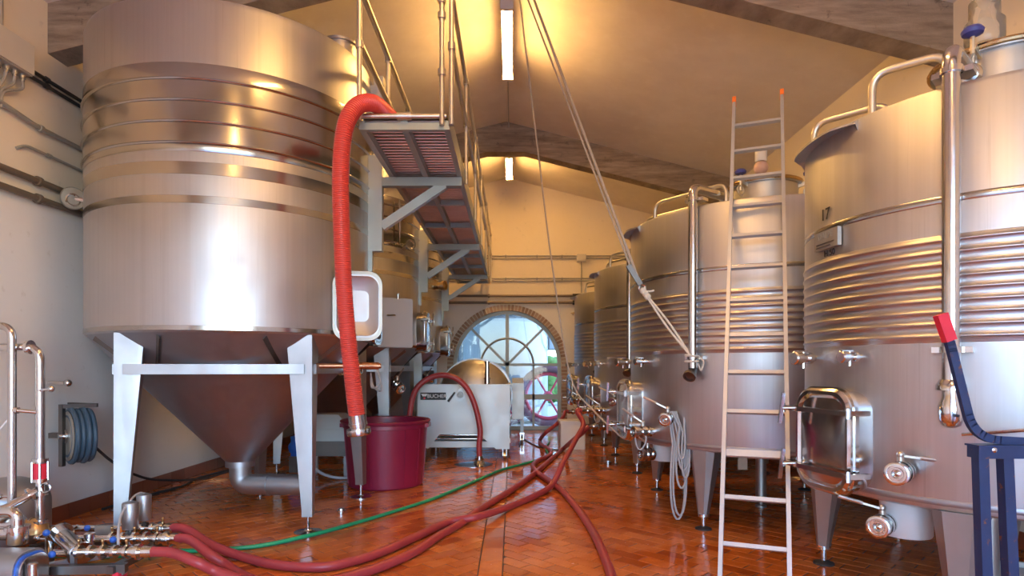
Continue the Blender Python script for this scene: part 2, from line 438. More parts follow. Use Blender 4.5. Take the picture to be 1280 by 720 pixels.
def inset(poly, d):
    cx = sum(p[0] for p in poly)/len(poly); cy = sum(p[1] for p in poly)/len(poly); out = []
    for x, y in poly:
        L = math.hypot(x-cx, y-cy) or 1; out.append((x-(x-cx)/L*d, y-(y-cy)/L*d))
    return out
def tile_geo(poly, dz=0.0):
    n = len(poly); top = inset(poly, .004)
    vs = [V(x,y,-.006) for x, y in poly]+[V(x,y,-.0025+dz) for x, y in poly]+[V(x,y,dz) for x, y in top]
    fs = [(i,(i+1)%n,n+(i+1)%n,n+i) for i in range(n)]+[(n+i,n+(i+1)%n,2*n+(i+1)%n,2*n+i) for i in range(n)]+[tuple(range(2*n,3*n))]
    return vs, fs
def seen(t):
    x, y = t[0]; return y > 4.3 and abs(x) < .86*y and not (x > 2.5 and y < 5.2) and not (x < -2.6 and y < 4.8)
near = sorted([t for t in tiles if seen(t)], key=lambda t: t[0][1])[:298]; ids = set(map(id, near))
full_me = {}
for (c, poly, full, ang) in near:
    dz = random.uniform(-.0012, .0008)
    if full:
        if ang not in full_me:
            hl, hw = (TL-J)/2, (TW-J)/2; ca, sa = cos(ang), sin(ang)
            vs, fs = tile_geo([(a*hl*ca-b*hw*sa, a*hl*sa+b*hw*ca) for a, b in ((-1,-1),(1,-1),(1,1),(-1,1))])
            me = bpy.data.meshes.new('tile'); me.from_pydata(vs, [], fs); me.materials.append(MAT['tile_object']); full_me[ang] = me
        o = bpy.data.objects.new('tile', full_me[ang]); o.location = (c[0], c[1], dz)
        o.rotation_euler = (random.uniform(-.006,.006), random.uniform(-.006,.006), 0)
    else:
        vs, fs = tile_geo([(x-c[0], y-c[1]) for x, y in poly])
        me = bpy.data.meshes.new('tile'); me.from_pydata(vs, [], fs); me.materials.append(MAT['tile_object'])
        o = bpy.data.objects.new('tile', me); o.location = (c[0], c[1], dz)
    COL.objects.link(o); o.parent = floor
mb = MB(); tones = []
for t in tiles:
    if id(t) in ids: continue
    vs, fs = tile_geo(t[1], random.uniform(-.0012,.0008)); mb.add(vs, fs); tones += [random.random()]*len(vs)
rest = mb.build('tiles_farther_off', 'tile_attribute', floor, 0); rest['kind'] = 'stuff'
a = rest.data.attributes.new('tone', 'FLOAT', 'POINT'); a.data.foreach_set('value', tones)

# ---- skirting tiles
def skirting(name, p0, p1, nrm):
    p0, p1, nrm = Vector(p0), Vector(p1), Vector(nrm); L = (p1-p0).length; d = (p1-p0)/L
    mb = MB(); mb.bar(p0+nrm*.004+V(0,0,.074), p1+nrm*.004+V(0,0,.074), .008, .148); b = struct(name, mb, 'grout')
    n = int(L/.30); me = None
    for i in range(n):
        c = p0+d*(L*(i+.5)/n)+nrm*.011+V(0,0,.077)
        if me is None:
            q = MB(); q.bar(-d*(L/n/2-.003), d*(L/n/2-.003), .014, .148)
            o = q.build('skirting_tile', 'skirting_tile', b, 0, world=False); me = o.data
        else:
            o = bpy.data.objects.new('skirting_tile', me); COL.objects.link(o); o.parent = b
        o.location = c
skirting('baseboard_left', (WL,3.0,0), (WL,WB,0), (1,0,0))
skirting('baseboard_right', (WR,3.0,0), (WR,WB,0), (-1,0,0))
skirting('baseboard_back', (AX+AR+.1,WB,0), (WR,WB,0), (0,-1,0))

# ---- brick surround of the arched door
mb = MB(); po = [(-AR,-AZ)]+[(-AR*cos(pi*i/40), AR*sin(pi*i/40)) for i in range(41)]+[(AR,-AZ)]
RI = 1.30
pin = [(-RI,-AZ)]+[(-RI*cos(pi*i/40), RI*sin(pi*i/40)) for i in range(41)]+[(RI,-AZ)]
n = len(po)
vs = [V(AX+a, WB+.005, AZ+b) for a, b in po]+[V(AX+a, WB+.005, AZ+b) for a, b in pin]+[V(AX+a, WB+.28, AZ+b) for a, b in pin]
mb.add(vs, [(i,i+1,n+i+1,n+i) for i in range(n-1)]+[(n+i,n+i+1,2*n+i+1,2*n+i) for i in range(n-1)])
surround = struct('trim_1', mb, 'grout'); surround.data.materials[0] = MAT['beige_box']
q = MB(); q.box((0,0,0), (.060,.30,.137)); bm_a = None
def brick(c, rot):
    global bm_a
    if bm_a is None:
        o = q.build('brick', 'brick_clay', surround, 0, world=False); bm_a = o.data
    else: o = bpy.data.objects.new('brick', bm_a); COL.objects.link(o); o.parent = surround
    o.location = c; o.rotation_euler = (0, rot, 0)
NB = 50
for i in range(NB):
    a = pi*(i+.5)/NB
    brick(V(AX+1.370*cos(a), WB+.128+random.uniform(-.006,.01), AZ+1.370*sin(a)), -a+pi/2)
for sx in (-1, 1):
    for k in range(19): brick(V(AX+sx*1.370, WB+.128+random.uniform(-.006,.01), .045+k*.0815), pi/2)

# ---- arched glazed door (window_1)
win = thing('window_1', None, None, (AX, WB+.14, 0)); win['kind'] = 'structure'
mb = MB()
def arch_band(r0, r1, y0, y1, z0):
    a = [(-r1,-AZ+z0)]+[(-r1*cos(pi*i/40), r1*sin(pi*i/40)) for i in range(41)]+[(r1,-AZ+z0)]
    b = [(-r0,-AZ+z0)]+[(-r0*cos(pi*i/40), r0*sin(pi*i/40)) for i in range(41)]+[(r0,-AZ+z0)]
    n = len(a); vs = [V(AX+p, y, AZ+h) for y in (y0,y1) for poly in (a,b) for p, h in poly]
    fs = []
    for i in range(n-1):
        fs += [(i,i+1,n+i+1,n+i),(2*n+i+1,2*n+i,3*n+i,3*n+i+1),(n+i,n+i+1,3*n+i+1,3*n+i),(i+1,i,2*n+i,2*n+i+1)]
    mb.add(vs, fs)
arch_band(1.215, 1.298, WB+.10, WB+.18, .02)
mb.bar((AX-1.25,WB+.14,.05), (AX+1.25,WB+.14,.05), .07, .09)
mb.build('door_frame', 'window_paint', win)
def muntin(p0, p1, w): 
    m = MB(); m.bar((AX+p0[0],WB+.14,p0[1]), (AX+p1[0],WB+.14,p1[1]), .05, w, (0,0,1)) if abs(p1[0]-p0[0]) > abs(p1[1]-p0[1]) else m.bar((AX+p0[0],WB+.14,p0[1]), (AX+p1[0],WB+.14,p1[1]), w, .05, (0,1,0))
    m.build('glazing_bar', 'window_paint', win)
muntin((-1.22,AZ),(1.22,AZ),.065); muntin((-1.22,.80),(1.22,.80),.13)
muntin((0,.06),(0,AZ+1.22),.085)
for sx in (-1,1):
    muntin((sx*.635,.06),(sx*.635,AZ),.055)
    m = MB(); p0, p1 = V(AX,WB+.14,AZ), V(AX+sx*1.22*.7071,WB+.14,AZ+1.22*.7071); m.bar(p0, p1, .05, .06, V(0,0,1)); m.build('glazing_bar', 'window_paint', win)
mb = MB(); mb.tube([V(AX-.635*cos(pi*i/24), WB+.14, AZ+.635*sin(pi*i/24)) for i in range(25)], .03, 6); mb.build('glazing_bar', 'window_paint', win)
def pane(poly):
    m = MB(); m.prism(poly, (AX,WB+.14,0), (1,0,0), (0,0,1), (0,-1,0), -.004, .004); m.build('pane', 'pane_glass', win, 0)
for xa, xb in ((-1.215,-.635),(-.635,0),(0,.635),(.635,1.215)):
    for za, zb in ((.09,.80),(.80,AZ)): pane([(xa,za),(xb,za),(xb,zb),(xa,zb)])
for r0, r1 in ((0,.635),(.635,1.215)):
    for k in range(4):
        a = [pi/4*(k+i/8) for i in range(9)]
        poly = [(r1*cos(t), AZ+r1*sin(t)) for t in a]
        poly += [(0,AZ)] if r0 == 0 else [(r0*cos(t), AZ+r0*sin(t)) for t in reversed(a)]
        pane(poly)

# ---- outside, seen through the panes
mb = MB(); mb.box((0, 5, -.2), (90, 110, .12)); struct('outdoor_ground', mb, 'outdoor_paving')
shed = thing('metal_shed', 'pale ribbed metal shed standing outside beyond the arched door', 'shed', (-2.6,21,0))
mb = MB(); mb.box((-3.1,22.5,2.9), (7.4,3.0,5.8)); mb.build('wall_core', 'steel_dark', shed, 0)
for i in range(21):
    m = MB(); m.box((-6.7+i*.36,20.97,3.0), (.30,.06,5.6)); m.build('cladding_panel', 'hall_white', shed, 0)
for i in range(16):
    m = MB(); m.box((.90+i*.36,24.0,4.1), (.30,.06,3.7)); m.build('awning_panel', 'hall_white', shed, 0)
m = MB(); m.box((3.6,24.1,4.1), (6.0,.10,3.8)); m.build('awning_beam', 'steel_dark', shed, 0)
m = MB(); m.bar((6.4,24.1,-.14), (6.4,24.1,2.3), .12, .12, (0,1,0)); m.build('awning_post', 'window_paint', shed, 0)
mb = MB(); mb.box((-3.1,20.8,5.9), (7.8,3.6,.16)); mb.build('roof_edge', 'window_paint', shed, 0)
vat = MB(); vat.lathe([(0,.1),(1.3,.1),(1.3,2.5),(1.0,3.0),(.4,3.2),(0,3.22)], (-.2,18.7,-.13), 40)
single('outdoor_vat', 'pale round vat outside behind the glazed arch', 'vat', vat, 'hall_white')
for i, (x, y, h, lab) in enumerate(((1.5,27,1.9,'taller clipped green hedge outside, left of the pair through the panes'),(4.4,27.5,1.7,'lower clipped green hedge outside, right of the pair through the panes'))):
    hd = MB()
    N = 14
    for a in range(N):
        for b in range(6):
            hd.sphere((x-1.3+2.6*a/(N-1)+random.uniform(-.1,.1), y+random.uniform(-.3,.3), .25+b*h/6.2+random.uniform(-.08,.08)), random.uniform(.26,.38), 7, 5)
    tag(single('hedge', lab, 'hedge', hd, 'hedge_green', None, 60), group='hedges outside')
cn = thing('canopy', 'pale corrugated canopy roof on posts over the yard outside the door', 'canopy', (-1.5,18,0))
for i in range(16):
    m = MB(); x = -6.2+i*.50; m.prism([(0,0),(.46,0),(.40,.05),(.06,.05)], (x,0,4.15), (1,0,0), (0,0,1), (0,-1,0), -15.6, -20.6); m.build('roof_sheet', 'hall_white', cn, 0)
for y in (15.8,17.4,19.0,20.5):
    m = MB(); m.bar((-6.3,y,4.08), (1.8,y,4.08), .08, .12); m.build('rafter', 'window_paint', cn, 0)
for x in (-5.5,1.7):
    for y in (16.0,20.3): m = MB(); m.bar((x,y,-.14), (x,y,4.05), .10, .10, (0,1,0)); m.build('post', 'window_paint', cn, 0)
def tractor_wheel(c, R, lab):
    t = thing('wagon_wheel', lab, 'wheel', (c[0], c[1], -.14))
    m = MB(); m.torus(c, (.15,1,0), R-.10, .10, 40, 10); m.build('tyre', 'tyre', t)
    m = MB(); m.torus(c, (.15,1,0), R-.24, .05, 36, 8); m.build('rim', 'wheel_red', t)
    m = MB(); m.steps(Vector(c)-V(0,.14,0), (0,1,0), [(0,.10),(.05,.14),(.2,.14)], 16); m.build('hub', 'wheel_red', t)
    for k in range(6):
        a = pi*k/3; e = Vector(c)+V(cos(a)*(R-.24), 0, sin(a)*(R-.24)); m = MB(); m.cyl(c, e, .03, n=8); m.build('spoke', 'wheel_red', t)
tractor_wheel((1.0,16.9,.72), .86, 'large red spoked wagon wheel just outside the door, right of centre')
tractor_wheel((-.15,17.2,.46), .60, 'smaller red spoked wagon wheel outside, beside the larger one')
# ================================================================== TANK FITTINGS
def cover_mesh(o, u, v, n, w, h, r, dish=.03):
    m = MB(); o, u, v, n = Vector(o), Vector(u), Vector(v), Vector(n)
    base = rrect(w, h, r, 6); k = len(base); vs = []; fs = []
    layers = ((1,0),(1.0,.022),(.95,.036),(.88,.036),(.82,.022))
    for sc, d in layers: vs += [o+u*a*sc+v*b*sc+n*d for a, b in base]
    for q in range(len(layers)-1):
        for i in range(k): j = (i+1) % k; fs.append((q*k+i, q*k+j, (q+1)*k+j, (q+1)*k+i))
    fs.append(tuple(reversed(range(k))))
    c = len(vs); vs.append(o+n*(.022+dish)); q = len(layers)-1
    corner = [3, 3+7, 3+14, 3+21]
    for i in range(k): fs.append((q*k+i, q*k+(i+1) % k, c))
    if u.cross(v).dot(n) < 0: fs = [tuple(reversed(f)) for f in fs]
    return m.add(vs, fs)
def manway(root, c, a, R, z, w, h, out=.10, closed=True):
    n = V(cos(a), sin(a), 0); u = V(-sin(a), cos(a), 0); v = V(0,0,1); o = Vector(c)+n*R+v*z
    m = MB(); m.ring(rrect(w,h,.13,6), rrect(w-.07,h-.07,.10,6), o, u, v, n, -.16, out); m.ring(rrect(w+.05,h+.05,.15,6), rrect(w-.02,h-.02,.12,6), o, u, v, n, out-.025, out)
    fr = m.build('manway_neck', 'steel_polished', root)
    if not closed: return o, u, v, n
    d = cover_mesh(o+n*out, u, v, n, w+.03, h+.03, .14).build('manway_door', 'steel_polished', root, 30)
    for s in (1,-1):
        zz = v*(s*h*.30); m = MB()
        p0, p1 = o+n*(out+.075)+zz-u*(w*.68), o+n*(out+.075)+zz+u*(w*.62)
        m.bar(p0, p1, .03, .028); m.cyl(p0-v*.03, p0+v*.03, .016, n=8); m.cyl(p1-v*.03, p1+v*.03, .016, n=8)
        m.build('clamp_bar', 'steel_polished', d)
        m = MB(); b = p0+u*(w*.16)-n*.01
        m.cyl(b-n*.04, b+n*.07, .013, n=10); m.bar(b+n*.07-V(0,0,.10)-u*.02, b+n*.07+V(0,0,.10)+u*.02, .022, .016)
        m.build('clamp_handle', 'steel_pipe', d)
        for b in (p0, p1): m = MB(); m.bar(b-n*.14, b+n*.02, .02, .03); m.build('hinge_lug', 'steel_pipe', d)
    return o, u, v, n
def valve(root, p, d, lever, r=.036, L=.15, capped=True, name='valve'):
    """butterfly valve leaving p along d; lever = vector of the handle"""
    p, d, lever = Vector(p), Vector(d).normalized(), Vector(lever)
    prof = [(-.05,r),(L*.18,r),(L*.18,r*1.45),(L*.30,r*1.45),(L*.30,r*1.05),(L*.42,r*1.05),(L*.42,r*1.5),(L*.60,r*1.5),(L*.60,r*1.1),(L*.78,r*1.1),(L*.78,r*1.5),(L*.95,r*1.5),(L*.97,r*1.35),(L*.97,r*1.12),(L*.92,r*1.08),(L*.92,r*.85),(L*.95,r*.80),(L*.95,r*.62),(L*.86,r*.55)]
    m = MB(); m.steps(p, d, prof, 20); vb = m.build(name, 'steel_polished', root, 35)
    m = MB(); m.steps(p+d*(L*.86), d, [(0,r*.5),(.003,r*.5),(.012,r*.15)], 12); m.build('valve_disc', 'steel_pipe', vb)
    up = V(0,0,1); b = p+d*(L*.5)
    m = MB(); m.cyl(b, b+up*(r*2.3), r*.42, n=10); m.sphere(b+up*(r*2.3), r*.5, 10, 6)
    m.bar(b+up*(r*2.2), b+up*(r*2.2)+lever*.5, .018, .012); m.cyl(b+up*(r*2.2)+lever*.45, b+up*(r*2.2)+lever, .011, n=8)
    m.build('valve_lever', 'steel_rail', vb)
    return vb
def tap(root, p, d, s=1.0):
    p, d = Vector(p), Vector(d).normalized()
    m = MB(); m.steps(p, d, [(-.04,.014*s),(.03*s,.014*s),(.03*s,.026*s),(.05*s,.026*s),(.05*s,.017*s),(.09*s,.017*s),(.09*s,.03*s),(.125*s,.03*s),(.13*s,.024*s)], 16)
    t = m.build('sample_tap', 'steel_polished', root, 35)
    m = MB(); b = p+d*.07*s; m.cyl(b, b-V(0,0,.045*s), .008*s, n=8); m.cyl(b, b+V(0,0,.03*s), .006*s, n=8); m.bar(b+V(0,0,.03*s)-d*.02*s, b+V(0,0,.03*s)+d*.05*s, .012*s, .006*s); m.build('tap_spout', 'steel_pipe', t)

# ================================================================== LEFT ROW: conical tanks
CT_R, CT_B, CT_T = 1.35, 1.81, 4.60
def cone_tank(C, label, extras):
    c = V(C[0], C[1], 0); R = CT_R
    root = thing('conical_tank', label, 'tank', c, 'tall conical fermentation tanks along the left wall')
    m = MB(); m.lathe([(R-.015,CT_B-.012),(R,CT_B+.004),(R,CT_T-.05),(R-.012,CT_T-.012),(R-.05,CT_T),(.42,CT_T+.26),(0,CT_T+.30)], c, 128); m.build('tank_body', 'steel_tank_drips', root, 30)
    prof = [(R+.001,3.30),(R+.004,3.305)]
    for k in range(4):
        z = 3.37+k*.177
        for i in range(7): prof.append((R+.004+.016*sin(pi*i/6), z-.013+.026*i/6))
    prof += [(R+.004,4.03),(R+.001,4.035)]
    m = MB(); m.lathe(prof, c, 128); m.build('rib_band', 'steel_polished_band', root, 50)
    for z0, z1 in ((3.11,3.215),(2.87,2.935),(CT_B+.004,CT_B+.045)):
        m = MB(); m.lathe([(R,z0),(R+.0025,z0+.002),(R+.0025,z1-.002),(R,z1)], c, 128); m.build('weld_band', 'steel_polished_band', root, 50)
    m = MB(); m.lathe([(R-.02,CT_B-.010),(.145,.53),(.145,.47)], c, 96); m.build('cone', 'steel_cone', root, 30)
    el = bend([c+V(0,0,.50), c+V(0,0,.285), c+V(.70,-.08,.285)], .28, 10)
    m = MB(); m.tube(el, .108, 20); m.steps(c+V(.30,-.034,.285), (.99,-.11,0), [(0,.118),(.03,.118)], 20); m.build('outlet_elbow', 'steel_leg', root)
    angs = [radians(-112+72*k) for k in range(5)]
    for k, a in enumerate(angs):
        n = V(cos(a), sin(a), 0); u = V(-sin(a), cos(a), 0)
        top, bot = c+n*(R-.15)+V(0,0,1.80), c+n*(R-.06)+V(0,0,.15)
        m = MB(); vs = []
        for p, hw, hd in ((top,.165,.155),(bot+V(0,0,.06),.066,.066),(bot,.066,.066)):
            vs += [p+n*hd, p+u*hw, p-n*hd, p-u*hw]       # edge of the section turned outwards
        # upper collar running up on to the shell
        fs = [(0,1,2,3),(11,10,9,8)]
        for q in range(2):
            for i in range(4): j = (i+1) % 4; fs.append((q*4+j, q*4+i, (q+1)*4+i, (q+1)*4+j))
        m.add(vs, fs); leg = m.build('leg', 'steel_leg', root, 20)
        m = MB(); m.cyl(bot-V(0,0,.135), bot, .016, n=10); m.build('levelling_screw', 'steel_pipe', leg)
        m = MB(); m.steps(bot-V(0,0,.149), (0,0,1), [(0,.125),(.008,.125),(.018,.04),(.03,.03)], 24); m.build('foot_plate', 'steel_pipe', leg)
        a2 = angs[(k+1) % 5]; n2 = V(cos(a2), sin(a2), 0); f = R-.01
        m = MB(); m.bar(c+n*f+V(0,0,1.49)+ (n2-n).normalized()*.06, c+n2*f+V(0,0,1.49)-(n2-n).normalized()*.06, .05, .088); m.build('leg_brace', 'steel_leg', root, 20)
        # V straps of doubler plate on the cone beside each leg
        for sgn in (-1, 1):
            b = a+sgn*.105; e = a+sgn*.30
            def oncone(ang, z): 
                r = .145+(R-.02-.145)*(z-.53)/(CT_B-.01-.53)+.006; return c+V(r*cos(ang), r*sin(ang), z)
            m = MB(); m.bar(oncone(e,1.775), oncone(b,1.50), .075, .006, n); m.build('cone_strap', 'steel_dark', root, 20)
    # top neck with clamp ring
    nk = c+V(1.06,-.05,0)
    m = MB(); m.lathe([(.17,CT_T+.0),(.17,CT_T+.24),(.19,CT_T+.24),(.19,CT_T+.265),(.0,CT_T+.30)], nk, 32); m.build('top_neck', 'steel_tank', root)
    if extras: extras(root, c)
    return root
def tank_one(root, c):
    R = CT_R
    # manway neck at the aisle side, its dished door swung open towards the camera
    o, u, v, n = manway(root, c, 0.02, R-.02, 2.08, .42, .62, .11, closed=False)
    dc = c+V(1.39,-.62,2.085)
    du = V(.985,.17,0).normalized(); dn = V(.17,-.985,0).normalized()
    d = cover_mesh(dc, du, V(0,0,1), dn, .44, .64, .12, -.05).build('manway_door', 'steel_tank', root, 30)
    m = MB(); m.ring(rrect(.455,.655,.13,6), rrect(.40,.60,.11,6), dc, du, (0,0,1), dn, -.05, .04); m.build('door_seal_rim', 'plate_grey', d)
    m = MB(); m.ring(rrect(.42,.62,.12,6), rrect(.38,.58,.10,6), dc, du, (0,0,1), dn, -.20, -.05); m.build('door_skirt', 'steel_polished', d)
    for s in (-1,1):
        m = MB(); b = dc-du*.22+V(0,0,s*.19); m.cyl(b-du*.16+dn*.0, b+du*.02, .014, n=10); m.torus(b-du*.16, (0,0,1), .022, .009, 12, 6); m.build('hinge_arm', 'steel_pipe', d)
    valve(root, c+V(.98,.02,1.49), V(1,-.05,0), V(.05,-.25,-.02), .045, .30)
    m = MB(); m.cyl(c+V(1.0,-.72,1.52), c+V(1.62,-.66,1.52), .024, n=12); m.cyl(c+V(1.42,-.68,1.52), c+V(1.60,-.662,1.52), .034, n=12); m.build('drain_pipe', 'copper', root)
    # cables under the door
    m = MB()
    for k in range(3): m.tube(cr([c+V(1.45,-.2+.05*k,1.55), c+V(1.52,-.25+.04*k,1.36-.04*k), c+V(1.42,-.18+.05*k,1.30), c+V(1.38,-.05,1.45)], 8), .007, 6)
    m.build('sensor_cable', 'cable_grey', root)
    # junction box high on the shell behind the hand rail
    m = MB(); m.box(c+V(1.42,.28,4.22), (.14,.42,.56)); m.box(c+V(1.42,.28,4.56), (.10,.30,.14)); m.build('junction_box', 'beige_box', root, 0)
def tank_two(root, c):
    manway(root, c, 0.0, CT_R, 2.08, .40, .62, .12)
    m = MB(); a = radians(-48); n = V(cos(a), sin(a), 0)
    p = c+V(1.14,-1.10,2.14); m.prism(rrect(.52,.70,.03,3), p, (.88,.47,0), (0,0,1), (.47,-.88,0), -.10, .12); b = m.build('control_cabinet', 'white_enamel', root, 20)
    m = MB(); m.prism(rrect(.50,.68,.03,3), p, (.88,.47,0), (0,0,1), (.47,-.88,0), .124, .14); m.build('cabinet_door', 'white_enamel', b, 20)
    m = MB(); m.cyl(p+V(0,0,.33)+V(.1,-.12,0), p+V(0,0,.41)+V(.1,-.12,0), .02, n=10); m.bar(p+V(-.1,-.16,.1), p+V(.08,-.2,.1), .02, .02); m.build('cabinet_handle', 'steel_pipe', b)
    valve(root, c+V(1.02,-.45,1.30), V(.6,-.6,-.5), V(.12,-.1,.15), .055, .26)
    m = MB(); m.steps(c+V(1.22,-.62,3.32), (.5,-.85,0), [(0,.05),(.22,.05),(.22,.075),(.28,.075),(.28,.06),(.26,.05)], 18); m.build('inlet_stub', 'steel_polished', root)
    m = MB(); m.cyl(c+V(1.18,-.78,3.34), c+V(1.18,-.78,4.0), .018, n=8); m.build('riser_pipe', 'steel_pipe', root)
def tank_three(root, c):
    manway(root, c, 0.0, CT_R, 2.08, .40, .62, .12)
    valve(root, c+V(1.02,-.45,1.30), V(.6,-.6,-.5), V(.12,-.1,.15), .055, .26)
    m = MB(); m.steps(c+V(1.30,-.30,3.22), (.9,-.4,0), [(0,.07),(.12,.07),(.12,.10),(.18,.10),(.18,.08),(.14,.07)], 18); m.build('inlet_stub', 'brass', root)
cone_tank((-2.85,6.38), 'nearest tall steel conical tank on the left, with its manway door open', tank_one)
cone_tank((-2.85,9.81), 'middle tall conical tank on the left, with white control cabinet on its shell', tank_two)
cone_tank((-2.85,13.02), 'farthest tall conical tank on the left, beside the arched window wall', tank_three)

# ================================================================== CATWALK
cw = thing('catwalk', 'steel grating catwalk with pipe railings bracketed to the left tanks', 'catwalk', (-.9,5.05,3.5))
X0, X1, Y0, Y1, ZG = -1.255, -.545, 5.08, 14.35, 3.53
for x, wd in ((X0,.05),(X1,.05),((X0+X1)/2,.055)):
    m = MB(); m.bar((x,Y0,ZG), (x,Y1,ZG), wd, .075); m.build('stringer', 'galvanised_paint', cw, 0)
yj = [Y0+.02, 7.45, 8.62, 10.95, 12.1, 14.3]
for y in yj:
    m = MB(); m.bar((X0,y,ZG-.01), (X1,y,ZG-.01), .045, .06); m.build('cross_joist', 'galvanised_paint', cw, 0)
m = MB(); m.box(((X0+X1)/2,(Y0+Y1)/2,ZG+.075), (X1-X0,Y1-Y0,.008)); m.build('deck_plate', 'deck_brown', cw, 0)
m = MB(); y = Y0+.05
while y < Y1:
    m.cyl((X0,y,ZG+.050), (X1,y,ZG+.050), .013, n=6); y += .075
g = m.build('grating', 'steel_grating', cw, 0); g['kind'] = 'stuff'
m = MB(); m.bar((X1+.022,Y0,ZG+.06), (X1+.022,Y1,ZG+.06), .008, .15); m.build('toe_board', 'galvanised_paint', cw, 0)
m = MB(); m.cyl((X0,Y0-.02,ZG+.065), (X1,Y0-.02,ZG+.065), .022, n=10); m.cyl((X0+.30,Y0-.02,ZG+.065), (X0+.42,Y0-.02,ZG+.065), .034, n=10); m.build('end_bar', 'steel_rail', cw)
for yb in (6.38, 9.81, 13.02):
    m = MB(); m.box((-1.44,yb,3.22), (.17,.09,1.0)); m.box((-1.49,yb,2.62), (.06,.06,.22)); p = m.build('bracket_post', 'bracket_light', cw, 0)
    m = MB(); m.bar((-1.36,yb,ZG-.085), (X1+.02,yb,ZG-.085), .09, .09); m.build('bracket_arm', 'galvanised_paint', cw, 0)
    m = MB(); m.bar((-1.36,yb-.005,2.98), (X1-.16,yb-.005,ZG-.11), .075, .09); m.build('bracket_brace', 'bracket_light', cw, 0)
RT, RM = 4.62, 4.16
for y in (5.03, 6.65, 8.3, 9.95, 11.6, 13.2, 14.3):
    m = MB(); m.cyl((X1+.045,y,ZG-.02), (X1+.045,y,RT), .021, n=10); m.build('outer_post', 'steel_rail', cw)
    for z in (RM, RT): 
        m = MB(); m.steps((X1+.045,y,z-.03), (0,0,1), [(0,.032),(.06,.032)], 12); m.build('rail_clamp', 'steel_rail', cw)
for dx in (-.035,):
    m = MB(); m.cyl((X1+dx,5.03,ZG-.02), (X1+dx,5.03,RT+.1), .021, n=10); m.build('outer_post', 'steel_rail', cw)
    for z in (3.95,4.42,4.55):
        m = MB(); m.steps((X1+dx,5.03,z-.03), (0,0,1), [(0,.034),(.05,.034)], 12); m.build('rail_clamp', 'steel_rail', cw)
for z in (RM, RT): m = MB(); m.cyl((X1+.045,5.03,z), (X1+.045,14.35,z), .023, n=10); m.build('outer_rail', 'steel_rail', cw)
for y in (5.0, 6.15, 7.35, 8.6, 11.2, 13.6):
    m = MB(); m.cyl((X0,y,ZG), (X0,y,RT), .021, n=10); m.build('inner_post', 'steel_rail', cw)
    for z in (RM, RT):
        m = MB(); m.steps((X0,y,z-.03), (0,0,1), [(0,.032),(.06,.032)], 12); m.build('rail_clamp', 'steel_rail', cw)
for z in (RM, RT): m = MB(); m.cyl((X0+.01,5.0,z), (X0+.01,14.35,z), .027, n=10); m.build('inner_rail', 'steel_rail', cw)

